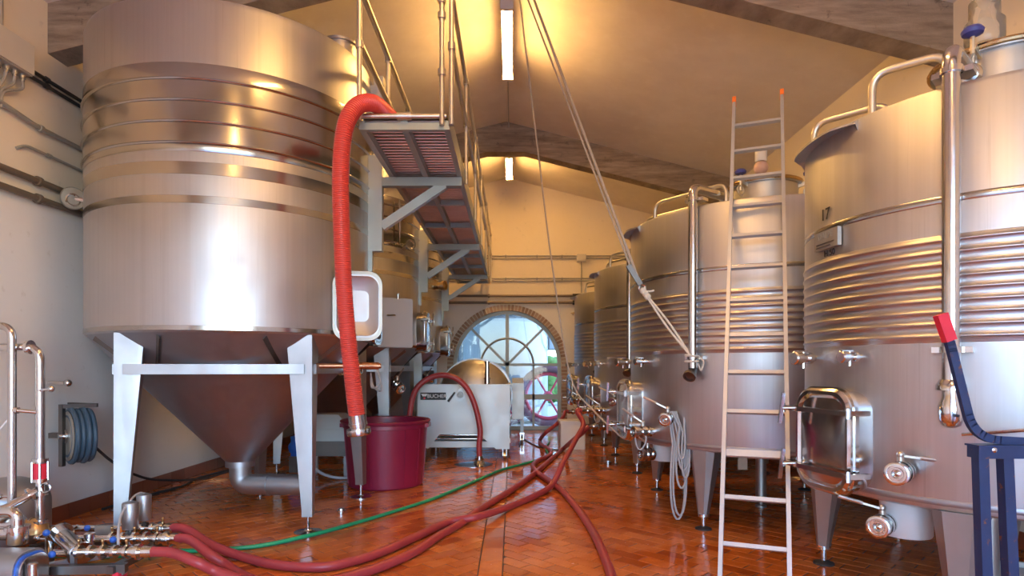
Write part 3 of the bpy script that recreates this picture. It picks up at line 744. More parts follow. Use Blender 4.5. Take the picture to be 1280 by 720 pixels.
# ================================================================== RIGHT ROW: round tanks on legs
TB, TT = .75, 3.0
def round_tank(C, R, label, mode):
    c = V(C[0], C[1], 0); root = thing('wine_tank', label, 'tank', c, 'round wine tanks on legs along the right wall')
    D = lambda deg: V(cos(radians(deg)), sin(radians(deg)), 0)
    S = lambda deg, z, dr=0.0: c+D(deg)*(R+dr)+V(0,0,z)
    m = MB(); m.lathe([(0,TB-.02),(R-.04,TB-.02),(R-.008,TB-.006),(R,TB+.02),(R,TT-.03),(R-.01,TT-.006),(R-.03,TT),(.40,TT+.17),(0,TT+.2)], c, 112); m.build('tank_body', 'steel_tank_drips', root, 30)
    prof = [(R,1.635),(R+.003,1.64)]
    for k in range(9):
        z = 1.67+k*.0635
        for i in range(6): prof.append((R+.003+.008*sin(pi*i/5), z-.011+.022*i/5))
    prof += [(R+.003,2.20),(R,2.205)]
    m = MB(); m.lathe(prof, c, 112); m.build('cooling_ribs', 'steel_rib', root, 60)
    for z0, z1, mt in ((2.375,2.415,'steel_polished_band'),(TB+.015,TB+.05,'steel_cone')):
        m = MB(); m.lathe([(R,z0),(R+.002,z0+.002),(R+.002,z1-.002),(R,z1)], c, 112); m.build('weld_band', mt, root, 50)
    # legs
    for deg in (-135,135,45,-45):
        n = D(deg); u = V(-n.y, n.x, 0); f = .92
        m = MB(); rings = []
        for z, r_in, hw, hd in ((TB-.01, R*.90, .125, .12),(.16, R*.93, .045,.045),(.13, R*.93, .045,.045)):
            p = c+n*r_in+V(0,0,z); rings.append([p+n*hd*x+u*hw*y for x, y in ((1,.55),(.55,1),(-.7,1),(-1,.6),(-1,-.6),(-.7,-1),(.55,-1),(1,-.55))])
        vs = sum(rings, []); fs = [tuple(range(8)), tuple(reversed(range(16,24)))]
        for q in range(2):
            for i in range(8): j = (i+1) % 8; fs.append((q*8+j, q*8+i, (q+1)*8+i, (q+1)*8+j))
        m.add(vs, fs); leg = m.build('leg', 'steel_leg', root, 25)
        b = c+n*(R*.93)
        m = MB(); m.steps(b+V(0,0,.12), (0,0,1), [(0,.052),(.025,.052)], 16); m.cyl(b, b+V(0,0,.13), .022, n=12); m.build('levelling_screw', 'steel_polished', leg)
        m = MB(); m.steps(b, (0,0,1), [(0,.075),(.012,.075),(.02,.05),(.03,.03)], 20); m.build('foot_pad', 'rubber', leg)
    m = MB(); m.steps(c, (0,0,1), [(0,.06),(.02,.06),(.03,.02),(.1,.02),(.1,.055),(.7,.055),(.74,.055)], 16); m.build('centre_leg', 'steel_leg', root)
    # manway
    a_m = 190 if mode == 'near' else 184
    manway(root, c, radians(a_m), R, 1.06, .46, .60, .11)
    # taps on the front
    tap(root, S(198,1.565), D(198), 1.2); tap(root, S(174,1.565), D(174)+V(0,-.5,0), 1.5)
    # vertical racking pipe with elbow over the shoulder
    pd = D(224); pr = R+.055; zlow = 1.40 if mode == 'near' else 1.50
    lidc = c+V(-.05,.0,0)
    p_top = c+pd*pr+V(0,0,TT+.155); p_in = c+pd*(R*.62)+V(.02,.02,TT+.19)
    m = MB(); m.tube(bend([c+pd*pr+V(0,0,zlow), p_top, p_in], .085, 8), .042, 18)
    m.steps(p_in-(p_in-p_top).normalized()*.03, (p_in-p_top), [(0,.05),(.02,.062),(.05,.062),(.05,.05)], 18)
    pipe = m.build('racking_pipe', 'steel_pipe', root)
    tg = V(-pd.y, pd.x, 0)
    for z in (TT+.03, 1.58):
        m = MB(); m.steps(c+pd*pr+V(0,0,z), (0,0,1), [(0,.052),(.03,.052)], 18); m.bar(c+pd*(R-.01)+V(0,0,z+.015)-tg*.09, c+pd*(R-.01)+V(0,0,z+.015)+tg*.09, .10, .03); m.build('pipe_bracket', 'steel_polished', pipe)
    if mode == 'near':
        b = c+pd*pr+V(0,0,zlow)
        m = MB(); m.steps(b+V(0,0,.04), (0,0,-1), [(0,.05),(.03,.068),(.055,.068),(.055,.04),(.09,.042),(.14,.058),(.21,.056),(.24,.04),(.25,.02)], 20); m.build('pipe_nozzle', 'steel_polished', pipe)
        m = MB(); m.cyl(b+tg*.05+V(0,0,-.14)-V(0,0,.10)+pd*.03, b+tg*.30+V(0,0,-.20)+pd*.02, .009, n=8); m.build('nozzle_lever', 'steel_pipe', pipe)
    else:
        b = c+pd*pr+V(0,0,zlow); e = b+V(0,0,-.04)+(pd*.5+V(-.3,-.6,-.4)).normalized()*.09
        m = MB(); m.tube([b+V(0,0,.02), b-V(0,0,.03), e], .040, 16); m.steps(e-(e-b).normalized()*.01, e-b, [(0,.045),(.0,.058),(.03,.058),(.03,.042),(.012,.04)], 18); m.build('pipe_nozzle', 'steel_dark', pipe)
    # lid
    lc = c+V(.02,-.05,0); lr = .33
    m = MB(); m.lathe([(lr,TT+.02),(lr,TT+.42),(lr+.03,TT+.42),(lr+.035,TT+.45),(lr+.02,TT+.47),(lr*.8,TT+.50),(0,TT+.54)], lc, 48); lid = m.build('lid_neck', 'steel_tank', root)
    m = MB(); m.torus(lc+V(0,0,TT+.445), (0,0,1), lr+.035, .018, 40, 8); m.build('clamp_ring', 'brass', lid)
    for deg in (215, 330, 95):
        p = lc+D(deg)*(lr+.10)+V(0,0,TT+.43); m = MB(); m.bar(lc+D(deg)*(lr-.02)+V(0,0,TT+.40), p, .03, .04); m.cyl(p-V(0,0,.10), p+V(0,0,.07), .013, n=8); m.torus(p-V(0,0,.10)+D(deg)*.0, (D(deg+90)), .05, .012, 14, 6); m.build('lid_clamp', 'steel_rail', lid)
        m = MB(); m.steps(p+V(0,0,.06), (0,0,1), [(0,.02),(.015,.055),(.035,.06),(.055,.045),(.06,.0)], 14); m.build('clamp_knob', 'dark_blue_plastic', lid)
    # hand-rail hoops on the shoulder
    hoops = [((-.82,-.10),(-.52,-.36)), ((-.80,.68),(-.45,.32))] if mode == 'near' else [((-1.14,.02),(-.62,-.70)), ((-1.08,.72),(-.62,.06))]
    for (xa, ya), (xb, yb) in hoops:
        a, b = c+V(xa,ya,0), c+V(xb,yb,0); h = TT+.36 if mode == 'near' else TT+.28
        zs = lambda p: TT+.17*max(0, 1-((p-c).length-.40)/(R-.43))-.02
        m = MB(); m.tube(bend([a+V(0,0,zs(a)), a+V(0,0,h), b+V(0,0,h), b+V(0,0,zs(b))], .11, 7), .024 if mode == 'near' else .02, 12); m.build('hand_hoop', 'steel_rail', root)
    # lug plate at the shoulder facing the aisle
    a0, a1 = (156,197) if mode == 'near' else (166,190)
    N = 12; vs = []; fs = []
    for i in range(N+1):
        d_ = D(a0+(a1-a0)*i/N); e_ = .085*min(1, 4*i/N+.25, 4*(N-i)/N+.25)
        vs += [c+d_*(R-.01)+V(0,0,TT-.012), c+d_*(R+e_)+V(0,0,TT-.03), c+d_*(R+e_)+V(0,0,TT-.042), c+d_*(R-.01)+V(0,0,TT-.10 if i in (0,N) else TT-.03)]
    for i in range(N):
        for q in range(4): fs.append((i*4+q, i*4+(q+1) % 4, (i+1)*4+(q+1) % 4, (i+1)*4+q))
    fs += [(3,2,1,0), (N*4,N*4+1,N*4+2,N*4+3)]
    m = MB(); m.add(vs, fs); m.build('shoulder_lip', 'steel_tank', root, 20)
    # valves: racking valve on the shell, pot and outlet below
    if mode == 'near':
        valve(root, S(212,.93), D(212)+V(-.0,-.25,0), V(.17,-.06,-.02)*1.1, .042, .17)
        pot = c+D(206)*.88
        m = MB(); m.lathe([(.135,TB+.0),(.135,.535),(.128,.525),(0,.52)], pot, 32); pt = m.build('drain_pot', 'white_enamel', root)
        valve(root, pot+V(-.12,-.02,.60), V(-.75,-.65,0), V(-.22,.06,.06), .042, .17)
    else:
        valve(root, S(212.5,1.03), V(-.6,-.8,-.1), V(-.22,.05,.11), .042, .17)
        valve(root, S(202,.87), V(-.95,-.3,0), V(-.20,.02,.14), .040, .24)
        pot = c+D(195)*(R*.83)
        m = MB(); m.lathe([(.13,TB+.0),(.13,.56),(.122,.55),(0,.545)], pot, 32); pt = m.build('drain_pot', 'white_enamel', root)
        valve(root, pot+V(-.11,-.03,.62), V(-1,-.35,0), V(-.10,.10,.10), .045, .19)
        m = MB(); q = S(202,.87)+V(-.2,-.06,0); m.tube(cr([q+V(0,0,.0), q+V(.01,-.02,-.12), q+V(.05,-.03,-.17), q+V(.10,-.03,-.1), q+V(.11,0,0)], 6), .008, 6); m.build('drip_tube', 'cable_grey', root)
    return root, c, S, D
T17 = round_tank((3.10,3.95), 1.08, 'nearest round steel wine tank on the right, numbered 17', 'near')
T2 = round_tank((2.69,6.57), 1.38, 'second wine tank on the right, behind the leaning ladder', 'row')
T3 = round_tank((2.69,9.57), 1.38, 'third wine tank on the right, with two red hoses joined to its valves', 'row')
T4 = round_tank((2.69,12.68), 1.38, 'farthest wine tank on the right, next to the window wall', 'row')
# number, maker's plate and capacity on tank 17
root, c, S, D = T17
for txt, deg, z, sz in (('17',182,2.485,.105),('H 50',184.5,2.232,.056)):
    n = D(deg); text_part('painted_number', txt, sz, S(deg, z, .006), V(-n.y, n.x, 0), V(0,0,1), 'lettering_black', root)
n = D(184); u = V(-n.y, n.x, 0); p = S(184, 2.318, .0)
m = MB(); m.box((0,0,0), (.25,.026,.115)); 
M = Matrix((u, n, V(0,0,1))).transposed(); m.v = [M@q+p+n*.012 for q in m.v]
pl = m.build('maker_plate', 'plate_grey', root, 0)
text_part('plate_lettering', 'DALPE', .055, p+n*.028+V(0,0,.025), u, V(0,0,1), 'bracket_light', pl, .001)
for k in range(2):
    m = MB(); m.bar(p+n*.028-u*.10+V(0,0,-.022-.02*k), p+n*.028+u*(.09-.04*k)+V(0,0,-.022-.02*k), .004, .006); m.build('plate_line', 'steel_dark', pl, 0)
# airlocks on the lids
root, c, S, D = T2
m = MB(); b = c+V(-.02,-.05,TT+.52); m.sphere(b+V(0,0,.13), .075, 18, 12); m.cyl(b, b+V(0,0,.07), .03, n=12); al = m.build('airlock_ball', 'ball_pink', root)
m = MB(); m.lathe([(.055,.19),(.062,.20),(.062,.34),(.0,.345)], b, 20); m.build('airlock_cap', 'white_plastic', al)
root, c, S, D = T17
m = MB(); b = c+V(-.03,.0,TT+.52); m.lathe([(.05,.0),(.05,.06),(.10,.07),(.11,.10),(.11,.22),(.085,.25),(.085,.36),(.06,.38),(.0,.385)], b, 28); m.build('airlock', 'clear_plastic', root)
# ================================================================== HOSES
HR = .036
def hose(name, label, pts, r, mat, cat='hose', k=10, n=12, ends=(), group=None):
    base = min(pts, key=lambda p: Vector(p).z)
    t = thing(name, label, cat, (Vector(pts[0]).x, Vector(pts[0]).y, 0), group)
    m = MB(); m.tube(cr(pts, k), r, n); m.build('hose_body', mat, t)
    for p, d in ends:
        m = MB(); m.steps(p, d, [(-.02,r*1.12),(.05,r*1.12),(.05,r*.9),(.07,r*.9),(.07,r*1.55),(.10,r*1.55),(.10,r*1.1),(.14,r*1.1)], 16); m.build('hose_coupling', 'steel_polished', t)
    return t
H = HR
def F_(px, py, z=HR): return fl(px, py, z)
# manifold outlets of the pump cart
OA, OB, OC = V(-2.80,4.93,.20), V(-2.585,4.64,.20), V(-2.60,4.30,.20)
T3c, T4c = V(2.69,9.57,0), V(2.69,12.68,0)
eA = V(1.035,8.935,.87); eB = V(1.15,9.13,.62); eC = V(1.15,12.24,.62)
hose('wine_hose', 'dark red hose lying on top where they cross, ending at the third tank upper valve',
     [OA, OA+V(.16,-.02,.0), F_(262,680,.10), F_(300,695), F_(345,706), F_(400,709), F_(440,702), F_(480,689), F_(520,671), F_(560,653), F_(600,645,H*2.2), F_(640,632), F_(672,618), F_(690,606,H*1.6), at(702,582,7.75), at(713,562,8.2), at(721,547,8.6), at(729,530,8.78), eA+V(-.075,-.03,-.01), eA], HR, 'hose_red', ends=[(eA, (.95,.3,0)), (OA+V(.04,0,0), (-1,0,0))], group='dark red wine hoses on the floor')
hose('wine_hose', 'dark red hose crossing underneath another, ending at the third tank low drain valve',
     [OB, OB+V(.14,-.03,0), F_(262,693,.12), F_(285,708), F_(310,723), F_(350,733), F_(400,730), F_(440,720), F_(480,707), F_(520,689), F_(550,669,H), F_(575,655,H), F_(600,637), F_(640,612), F_(668,592), F_(690,573), F_(705,560,.06), at(718,549,8.75), at(728,541,9.0), eB], HR, 'hose_red', ends=[(eB, (1,.35,0)), (OB+V(.04,0,0), (-1,0,0))], group='dark red wine hoses on the floor')
hose('wine_hose', 'dark red hose curving past the ladder foot, ending at the farthest right tank',
     [OC, OC+V(.20,-.02,0), OC+V(.42,-.10,-.04), F_(275,716,.07), F_(330,733), V(-1.2,3.90,H), V(-.6,3.6,H), V(.1,3.50,H), V(.55,3.8,H), F_(765,728), F_(757,700), F_(743,668), F_(722,636), F_(702,613), F_(685,600), F_(672,591), F_(666,583), F_(672,576), F_(684,571), F_(689,566), F_(685,561), F_(677,556), F_(675,550), at(682,541,11.4), at(696,530,11.6), at(704,521,11.9), eC+V(-.08,-.03,.005), eC], HR, 'hose_red', ends=[(eC, (1,.35,0)), (OC+V(.04,0,0), (-1,0,0))], group='dark red wine hoses on the floor')
tg = []
g = [V(-4.0,4.30,.02), V(-3.4,4.36,.018), F_(120,697,.018), F_(170,694,.018), F_(215,689,.018), F_(250,688,.018), F_(320,683,.018), F_(388,669,.032), F_(440,655,.018), F_(490,640,.018), F_(545,622,.018), F_(590,603,.018), F_(625,588,.018), F_(650,581,.018), F_(672,575,.018), F_(686,571,.018), V(.62,11.2,.018), V(.75,12.2,.018)]
hose('water_hose', 'thin bright green water hose winding across the tiled floor', g, .018, 'hose_green', n=10)
hose('floor_cable', 'thin dark cable on the floor right of the press', [V(.15,11.6,.012), F_(652,548,.012), F_(662,553,.012), F_(672,558,.012), F_(684,561,.012), V(.9,11.0,.012)], .012, 'pipe_black', 'cable', n=8)
# press hose
t = hose('press_hose', 'short dark red hose arching over the front of the white press down to the floor',
     [at(512,520,9.35), at(515,500,9.4), at(522,484,9.45), at(536,473,9.5), at(553,469,9.5), at(570,473,9.5), at(584,486,9.5), at(594,508,9.5), at(600,536,9.5), at(599,556,9.5), V(-.51,9.5,.12)], .045, 'hose_red')
m = MB(); m.steps(V(-.51,9.5,.13), (0,0,-1), [(0,.05),(.03,.05),(.03,.07),(.06,.07),(.06,.06),(.125,.10)], 16); m.build('floor_coupling', 'steel_pipe', t)
# big spiral hose hanging from the catwalk end
path = cr([V(-1.02,5.55,3.68), V(-1.08,5.28,3.70), V(-1.16,5.05,3.70), V(-1.26,4.90,3.60), V(-1.335,4.85,3.40), V(-1.375,4.88,3.05), V(-1.375,4.92,2.5), V(-1.365,4.98,2.0), V(-1.33,5.05,1.45), V(-1.295,5.10,1.05)], 24)
path = resample(path, .0055); cut = int(.78/.0055)
def ribbed(m, pp, r): m.tube(pp, [r+.0045*cos(2*pi*i/3.0) for i in range(len(pp))], 18)
t = thing('suction_hose', 'thick bright red ribbed hose hanging over the catwalk end above the maroon tub', 'hose', (-1.3,5.1,1.0))
m = MB(); ribbed(m, path, .066); m.build('hose_body', 'hose_red_spiral', t)
e = path[-1]; d = (path[-1]-path[-6]).normalized()
m = MB(); m.steps(e-d*.06, d, [(0,.073),(.07,.073),(.07,.078),(.09,.078),(.09,.07),(.12,.07),(.12,.098),(.15,.102),(.17,.098),(.17,.075),(.13,.07)], 24); m.build('hose_ferrule', 'steel_polished', t)

# ================================================================== TUB
tub = thing('plastic_tub', 'large maroon plastic tub standing under the hanging red hose', 'tub', (-1.63,7.86,0))
m = MB(); bc = V(-1.63,7.86,0)
m.lathe([(0,0),(.455,0),(.475,.02),(.525,.74),(.535,.745),(.535,.79),(.56,.80),(.565,.835),(.55,.84),(.515,.83),(.46,.05),(0,.045)], bc, 64); m.build('tub_shell', 'maroon_plastic', tub)
m = MB(); m.torus(bc+V(0,0,.825), (0,0,1), .558, .016, 56, 8); m.build('tub_rim', 'maroon_plastic', tub)
for s in (-1,1):
    m = MB(); m.bar(bc+V(s*.53,-.12,.77), bc+V(s*.53,.12,.77), .07, .05); m.build('tub_handle', 'maroon_plastic', tub, 20)
for k in range(14):
    a = 2*pi*k/14; m = MB(); m.bar(bc+V(.478*cos(a),.478*sin(a),.05), bc+V(.527*cos(a),.527*sin(a),.74), .012, .014, (cos(a),sin(a),0)); m.build('tub_rib', 'maroon_plastic', tub, 20)

# ================================================================== PRESS
pr = thing('grape_press', 'pale grey wheeled grape press with horizontal steel drum, before the arched door', 'press', (-.79,10.8,0))
PY, x0, x1, zt = 9.9, -1.54, -.04, 1.235
out = [(x0,zt),(x0,.19),(x0+.18,.19),(x0+.36,.42),(x1-.50,.42),(x1-.22,.18),(x1,.18),(x1,zt)]
m = MB(); m.prism(out, (0,0,0), (1,0,0), (0,0,1), (0,-1,0), -PY, -(PY+.05)); m.build('front_panel', 'press_steel', pr, 0)
m = MB(); m.box((x0+.02,PY+.9,.75), (.04,1.7,.95)); m.build('side_panel', 'press_steel', pr, 0)
m = MB(); m.prism([(PY+.05,zt),(PY+.05,.60),(PY+.7,.86),(PY+2.2,.98),(PY+2.2,zt+.05)], (0,0,0), (0,1,0), (0,0,1), (1,0,0), x1-.03, x1+.01); m.build('side_panel', 'press_steel', pr, 0)
m = MB(); m.prism([(PY+1.4,1.22),(PY+1.4,.55),(PY+2.4,.55),(PY+2.4,1.30)], (0,0,0), (0,1,0), (0,0,1), (1,0,0), .0, .22); m.build('rear_housing', 'press_steel', pr, 0)
m = MB(); m.box((.235,PY+1.7,1.02), (.012,.16,.14)); m.build('vent_plate', 'steel_dark', pr, 0)
m = MB(); m.bar((x1,PY+2.3,.5), (.22,PY+2.3,.5), .06, .06); m.bar((.2,PY+2.3,.2), (.2,PY+2.3,1.2), .06, .06); m.bar((x0,PY+.15,.3), (x0,PY+2.3,.3), .07, .08); m.bar((x1-.02,PY+.15,.3), (x1-.02,PY+2.3,.3), .07, .08); m.build('chassis_frame', 'press_steel', pr, 0)
m = MB(); dc = V(-.64,0,.98); prof = []
ax = [(10.18,.0),(10.19,.15),(10.24,.34),(10.33,.50),(10.45,.60),(10.52,.625),(12.0,.625),(12.1,.55),(12.2,.0)]
m.steps(V(-.64,0,1.02), (0,1,0), ax, 56); dr = m.build('press_drum', 'steel_tank', pr, 50)
for y in (10.62,11.3,11.9):
    m = MB(); m.steps(V(-.64,y,1.02), (0,1,0), [(0,.63),(0,.655),(.05,.655),(.05,.63)], 56); m.build('drum_band', 'steel_leg', dr, 50)
m = MB(); m.box((-.64,10.45,1.22), (1.3,.5,.012)); m.build('top_tray', 'press_steel', pr, 0)
# outlet stack on the front edge
p = at(609,480,9.97); m = MB(); m.steps(V(p.x,9.98,1.22), (0,0,1), [(0,.075),(.02,.075),(.03,.05),(.10,.045),(.10,.06),(.12,.06),(.12,.04),(.36,.034),(.36,.045),(.39,.045)], 20); m.build('filling_stub', 'steel_polished', pr)
# front valve and lever
p = at(576,493,PY); m = MB(); m.prism([(-.075,-.02),(-.03,.085),(.03,.085),(.075,-.02),(.045,-.08),(-.045,-.08)], V(p.x,PY,p.z), (1,0,0), (0,0,1), (0,-1,0), 0, .03); m.build('valve_flange', 'steel_leg', pr)
m = MB(); m.steps(V(p.x,PY-.03,p.z), (0,-1,0), [(0,.045),(.08,.045),(.08,.055),(.10,.055),(.10,.035),(.07,.03)], 20); m.build('front_valve', 'steel_dark', pr)
m = MB(); q0 = at(568,491,PY-.04); q1 = at(560,502,PY-.05); m.cyl(q0, q1, .014, .02, n=10); m.cyl(V(q0.x,PY-.04,q0.z), V(q0.x,PY,q0.z), .012, n=8); m.build('lever', 'black_plastic', pr)
# maker label
m = MB(); a, b = at(525.6,490.6,PY), at(557.5,499.9,PY); m.box(((a.x+b.x)/2,PY-.004,(a.z+b.z)/2), (b.x-a.x,.008,a.z-b.z)); lb = m.build('maker_label', 'lettering_black', pr, 0)
zc = (a.z+b.z)/2; text_part('label_lettering', 'BUCHER', .082, (b.x-.148,PY-.011,zc), (1,0,0), (0,0,1), 'lettering_white', lb, .002)
m = MB()
for i, dx in enumerate((-.042,-.014,.014,.042)):
    m.prism([(dx-.012,.03),(dx+.010,.03),(dx*.45+.009,-.012),(dx*.45-.009,-.012)], (a.x+.065,PY-.009,zc+.01), (1,0,0), (0,0,1), (0,-1,0), 0, .004)
m.build('label_emblem', 'lettering_white', lb, 0)
m = MB(); m.steps((a.x+.065,PY-.008,zc-.032), (0,-1,0), [(0,.016),(.004,.016)], 14); m.build('label_dot', 'red_plastic', lb)
# drip tray and rods in the cut-out
for k, z in enumerate((.40,.33)):
    m = MB(); m.cyl((x0+.30,PY+.10+.05*k,z), (x1-.35,PY+.10+.05*k,z), .022, n=12); m.cyl((x0+.26,PY+.10+.05*k,z), (x0+.34,PY+.10+.05*k,z), .045, n=12); m.build('tray_rod', 'steel_pipe', pr)
m = MB(); m.box(((x0+x1)/2,PY+.5,.25), (1.1,.9,.10)); m.build('juice_tray', 'press_steel', pr, 0)
for px, y in ((x0+.09,PY+.08),(x1-.08,PY+.08),(x0+.09,PY+2.1),(.2,PY+2.3)):
    m = MB(); m.box((px,y,.19), (.09,.09,.03)); m.bar((px-.03,y,.06), (px-.03,y,.18), .012, .06, (0,1,0)); m.bar((px+.03,y,.06), (px+.03,y,.18), .012, .06, (0,1,0)); cs = m.build('caster_fork', 'steel_pipe', pr, 0)
    m = MB(); m.steps((px-.022,y,.07), (1,0,0), [(0,.05),(.006,.07),(.038,.07),(.044,.05)], 20); m.build('caster_wheel', 'brass', cs)

# ================================================================== LADDER
ld = thing('ladder', 'aluminium ladder with red end caps leaning on the second right tank', 'ladder', (1.55,3.95,0))
f0, f1 = V(1.748,3.823,0), V(2.53,5.70,4.05); off = V(-.388,.162,0)
ax_ = (f1-f0).normalized(); sd = off.normalized(); nn = ax_.cross(sd).normalized()
for o_ in (V(0,0,0), off):
    m = MB(); m.bar(f0+o_, f1+o_, .028, .066, nn); rl = m.build('ladder_rail', 'aluminium', ld, 0)
    m = MB(); m.bar(f1+o_-ax_*.015, f1+o_+ax_*.055, .034, .072, nn); m.build('rail_cap', 'orange_plastic', rl, 0)
    m = MB(); m.bar(f0+o_, f0+o_+ax_*.06, .036, .074, nn); m.build('rail_foot', 'rubber', rl, 0)
for k in range(13):
    z = .31+k*.289; t_ = (z)/(4.05); p = f0+(f1-f0)*t_
    m = MB(); m.bar(p, p+off, .034, .028 if k != 2 else .05, ax_); m.build('rung', 'aluminium', ld, 0)

# ================================================================== BLUE HAND CART
ct = thing('hand_cart', 'blue painted steel cart frame with red grip, by the nearest right tank', 'cart', (2.3,2.66,0))
CY = 2.68
g0, g1 = at(1176,394,CY), at(1186,424,CY)
pts = bend([at(1180,408,CY), at(1187,428,CY), at(1217,548,CY), at(1275,556,CY)+V(.25,0,0)], .11, 8)
m = MB()
for p, q in zip(pts, pts[1:]): m.bar(p, q+(q-p).normalized()*.004, .022, .036, (0,1,0) if False else V(0,1,0).cross((q-p)).normalized())
m.build('handle_bar', 'blue_paint_rust', ct, 30)
m = MB(); m.bar(at(1175.5,393,CY), at(1187,426,CY), .034, .048, V(1,0,.3)); m.build('grip', 'red_plastic', ct, 0)
zb = at(0,565,CY).z; xl, xr = at(1216,0,CY).x, at(1216,0,CY).x+.62
m = MB(); m.box(((xl+xr)/2,CY,zb), (xr-xl,.07,.05)); m.build('top_beam', 'blue_paint_rust', ct, 0)
m = MB(); m.box(((xl+xr)/2,CY+.0,zb+.03), (xr-xl+.01,.085,.008)); m.build('top_plate', 'blue_paint_rust', ct, 0)
for px in (1230.5, 1259):
    x = at(px,0,CY).x; m = MB(); m.bar((x-.02 if px < 1240 else x-.012,CY,zb), (x+.0 if px < 1240 else x+.02,CY-.02,.08), .045, .045, (0,1,0)); m.build('upright', 'blue_paint_rust', ct, 0)
for x in (xr-.03,): m = MB(); m.bar((x,CY,zb), (x,CY,.08), .045, .045, (0,1,0)); m.build('upright', 'blue_paint_rust', ct, 0)
m = MB(); m.bar((xl,CY,.10), (xr,CY,.10), .05, .05); m.bar((xl+.03,CY,.10), (xl+.03,CY-.35,.10), .05, .05); m.bar((xr-.03,CY,.10), (xr-.03,CY-.35,.10), .05, .05); m.build('base_frame', 'blue_paint_rust', ct, 0)
m = MB(); m.steps(at(1242.5,562.5,CY-.036), (0,-1,0), [(0,.012),(.004,.012),(.008,.006)], 12); m.build('bolt', 'steel_pipe', ct)
for x in (xl+.03, xr-.03):
    for y in (CY-.32, CY):
        m = MB(); m.steps((x-.02,y,.05), (1,0,0), [(0,.04),(.005,.05),(.035,.05),(.04,.04)], 16); m.build('wheel', 'rubber', ct)

# ================================================================== ROPES
anchor = V(.10,6.9,5.84)
def rope(label, pts, r, mat, sag=None): 
    m = MB(); m.tube(pts, r, 7); return single('rope', label, 'rope', m, mat, 'hoist ropes from the ceiling')
pl = at(798,352,5.95)
m = MB(); m.tube(cr([anchor+V(-.03,0,-.02), at(672,185,7.2), at(690,330,7.5), at(713,470,7.5), at(742,513,7.1), at(775,545,6.5)], 8), .010, 7); single('rope', 'thin single rope hanging leftmost, from the ridge down to the second tank manway', 'rope', m, 'rope', 'hoist ropes from the ceiling')
m = MB(); m.tube([anchor+V(.02,0,0), pl+V(-.03,0,.02)], .010, 7); single('rope', 'left strand of the slanting rope pair running to the hook pulley', 'rope', m, 'rope', 'hoist ropes from the ceiling')
m = MB(); m.tube([anchor+V(.07,-.05,.02), pl+V(.0,0,.02)], .015, 7); single('rope', 'thicker right strand of the slanting rope pair running to the hook pulley', 'rope', m, 'rope', 'hoist ropes from the ceiling')
hk = thing('pulley_hook', 'small grey pulley hook joining the slanting hoist ropes to pale cord', 'pulley', pl)
m = MB(); m.bar(pl+V(-.10,0,.16), pl+V(.02,0,-.03), .03, .05); m.build('pulley_block', 'steel_dark', hk)
m = MB(); m.torus(pl+V(.035,0,-.06), (0,1,0), .03, .010, 14, 6); m.build('hook_ring', 'steel_pipe', hk)
end = V(2.69+1.45*cos(radians(224)), 6.57+1.45*sin(radians(224)), 1.56)
m = MB()
a = pl+V(.045,0,-.09)
m.tube(cr([a, a*.5+end*.5+V(.0,0,-.015), end+V(-.03,-.03,.06)], 8), .011, 6); m.tube(cr([a, a*.5+end*.5+V(.015,-.02,.02), end+V(.0,-.03,.02)], 8), .011, 6)
m.torus(end+V(0,0,.0), (0,0,1), .058, .011, 20, 6); m.torus(end+V(0,0,.05), (.1,0,1), .058, .011, 20, 6)
m.tube(cr([end+V(.05,-.03,.04), end+V(.09,-.05,.0), end+V(.07,-.04,-.08), end+V(.04,-.05,-.02)], 6), .009, 6)
for k in range(3): m.sphere(a+V(.02*k,-.01*k,-.03*k), .034, 10, 6)
m.tube(cr([a, a+V(.06,-.03,-.01), a+V(.10,-.04,.0)], 4), .010, 6)
single('rope', 'pale knotted cord tied round the pipe of the second right tank', 'rope', m, 'rope_pale', 'hoist ropes from the ceiling')
# coiled grey hose on a valve of tank two
vc = V(2.69+1.38*cos(radians(212.5)), 6.57+1.38*sin(radians(212.5)), 1.03)+V(-.02,-.06,0)
m = MB()
for k, (w, h, dx) in enumerate(((.11,1.02,.0),(.10,.98,.015),(.085,.72,.03),(.08,.55,.045),(.06,.62,.06),(.05,.44,.02))):
    pts = [vc+V(-.02+dx,-.02*k*.4,.06)]
    for i in range(1,15):
        t_ = i/15; pts.append(vc+V(.06+dx-w*cos(pi*t_*2*.5+0)*1.0*(sin(pi*t_)**.5), -.025-.012*k, .06-h*sin(pi*t_)**.75))
    pts.append(vc+V(.10+dx,-.02*k*.4,.06)); m.tube(pts, .010, 7)
single('coiled_tube', 'loops of thin grey tube hung over a valve of the second right tank', 'tube', m, 'cable_grey')

# ================================================================== LAMPS
def lamp(y0, y1, z, label):
    L = thing('ceiling_lamp', label, 'lamp', (RX+.05,(y0+y1)/2,z), 'fluorescent lamps along the ridge')
    x = RX+.05; m = MB(); m.box((x,(y0+y1)/2,z+.05), (.13,y1-y0,.06)); m.build('lamp_housing', 'lamp_body', L, 0)
    for dx in (-.045,.045):
        m = MB(); m.cyl((x+dx,y0+.03,z-.005), (x+dx,y1-.03,z-.005), .018, n=12); m.build('lamp_tube', 'tube_light', L)
    for y in (y0,y1): m = MB(); m.box((x,y,z+.015), (.15,.05,.10)); m.build('end_cap', 'lamp_body', L, 0)
    m = MB()
    for y in (y0+.3,y1-.3): m.cyl((x,y,z+.07), (x,y,roof(x)+.02), .008, n=6)
    m.build('hanger', 'conduit', L)
lamp(7.00, 8.72, 5.66, 'near fluorescent lamp glowing under the ridge at the top of the picture')
lamp(11.95, 13.35, 5.66, 'far fluorescent lamp glowing beyond the second concrete beam')
lamp(2.2, 3.9, 5.66, 'fluorescent lamp under the ridge above the camera, out of the picture')
lamp(-2.2, -.6, 5.66, 'fluorescent lamp under the ridge behind the camera, out of the picture')
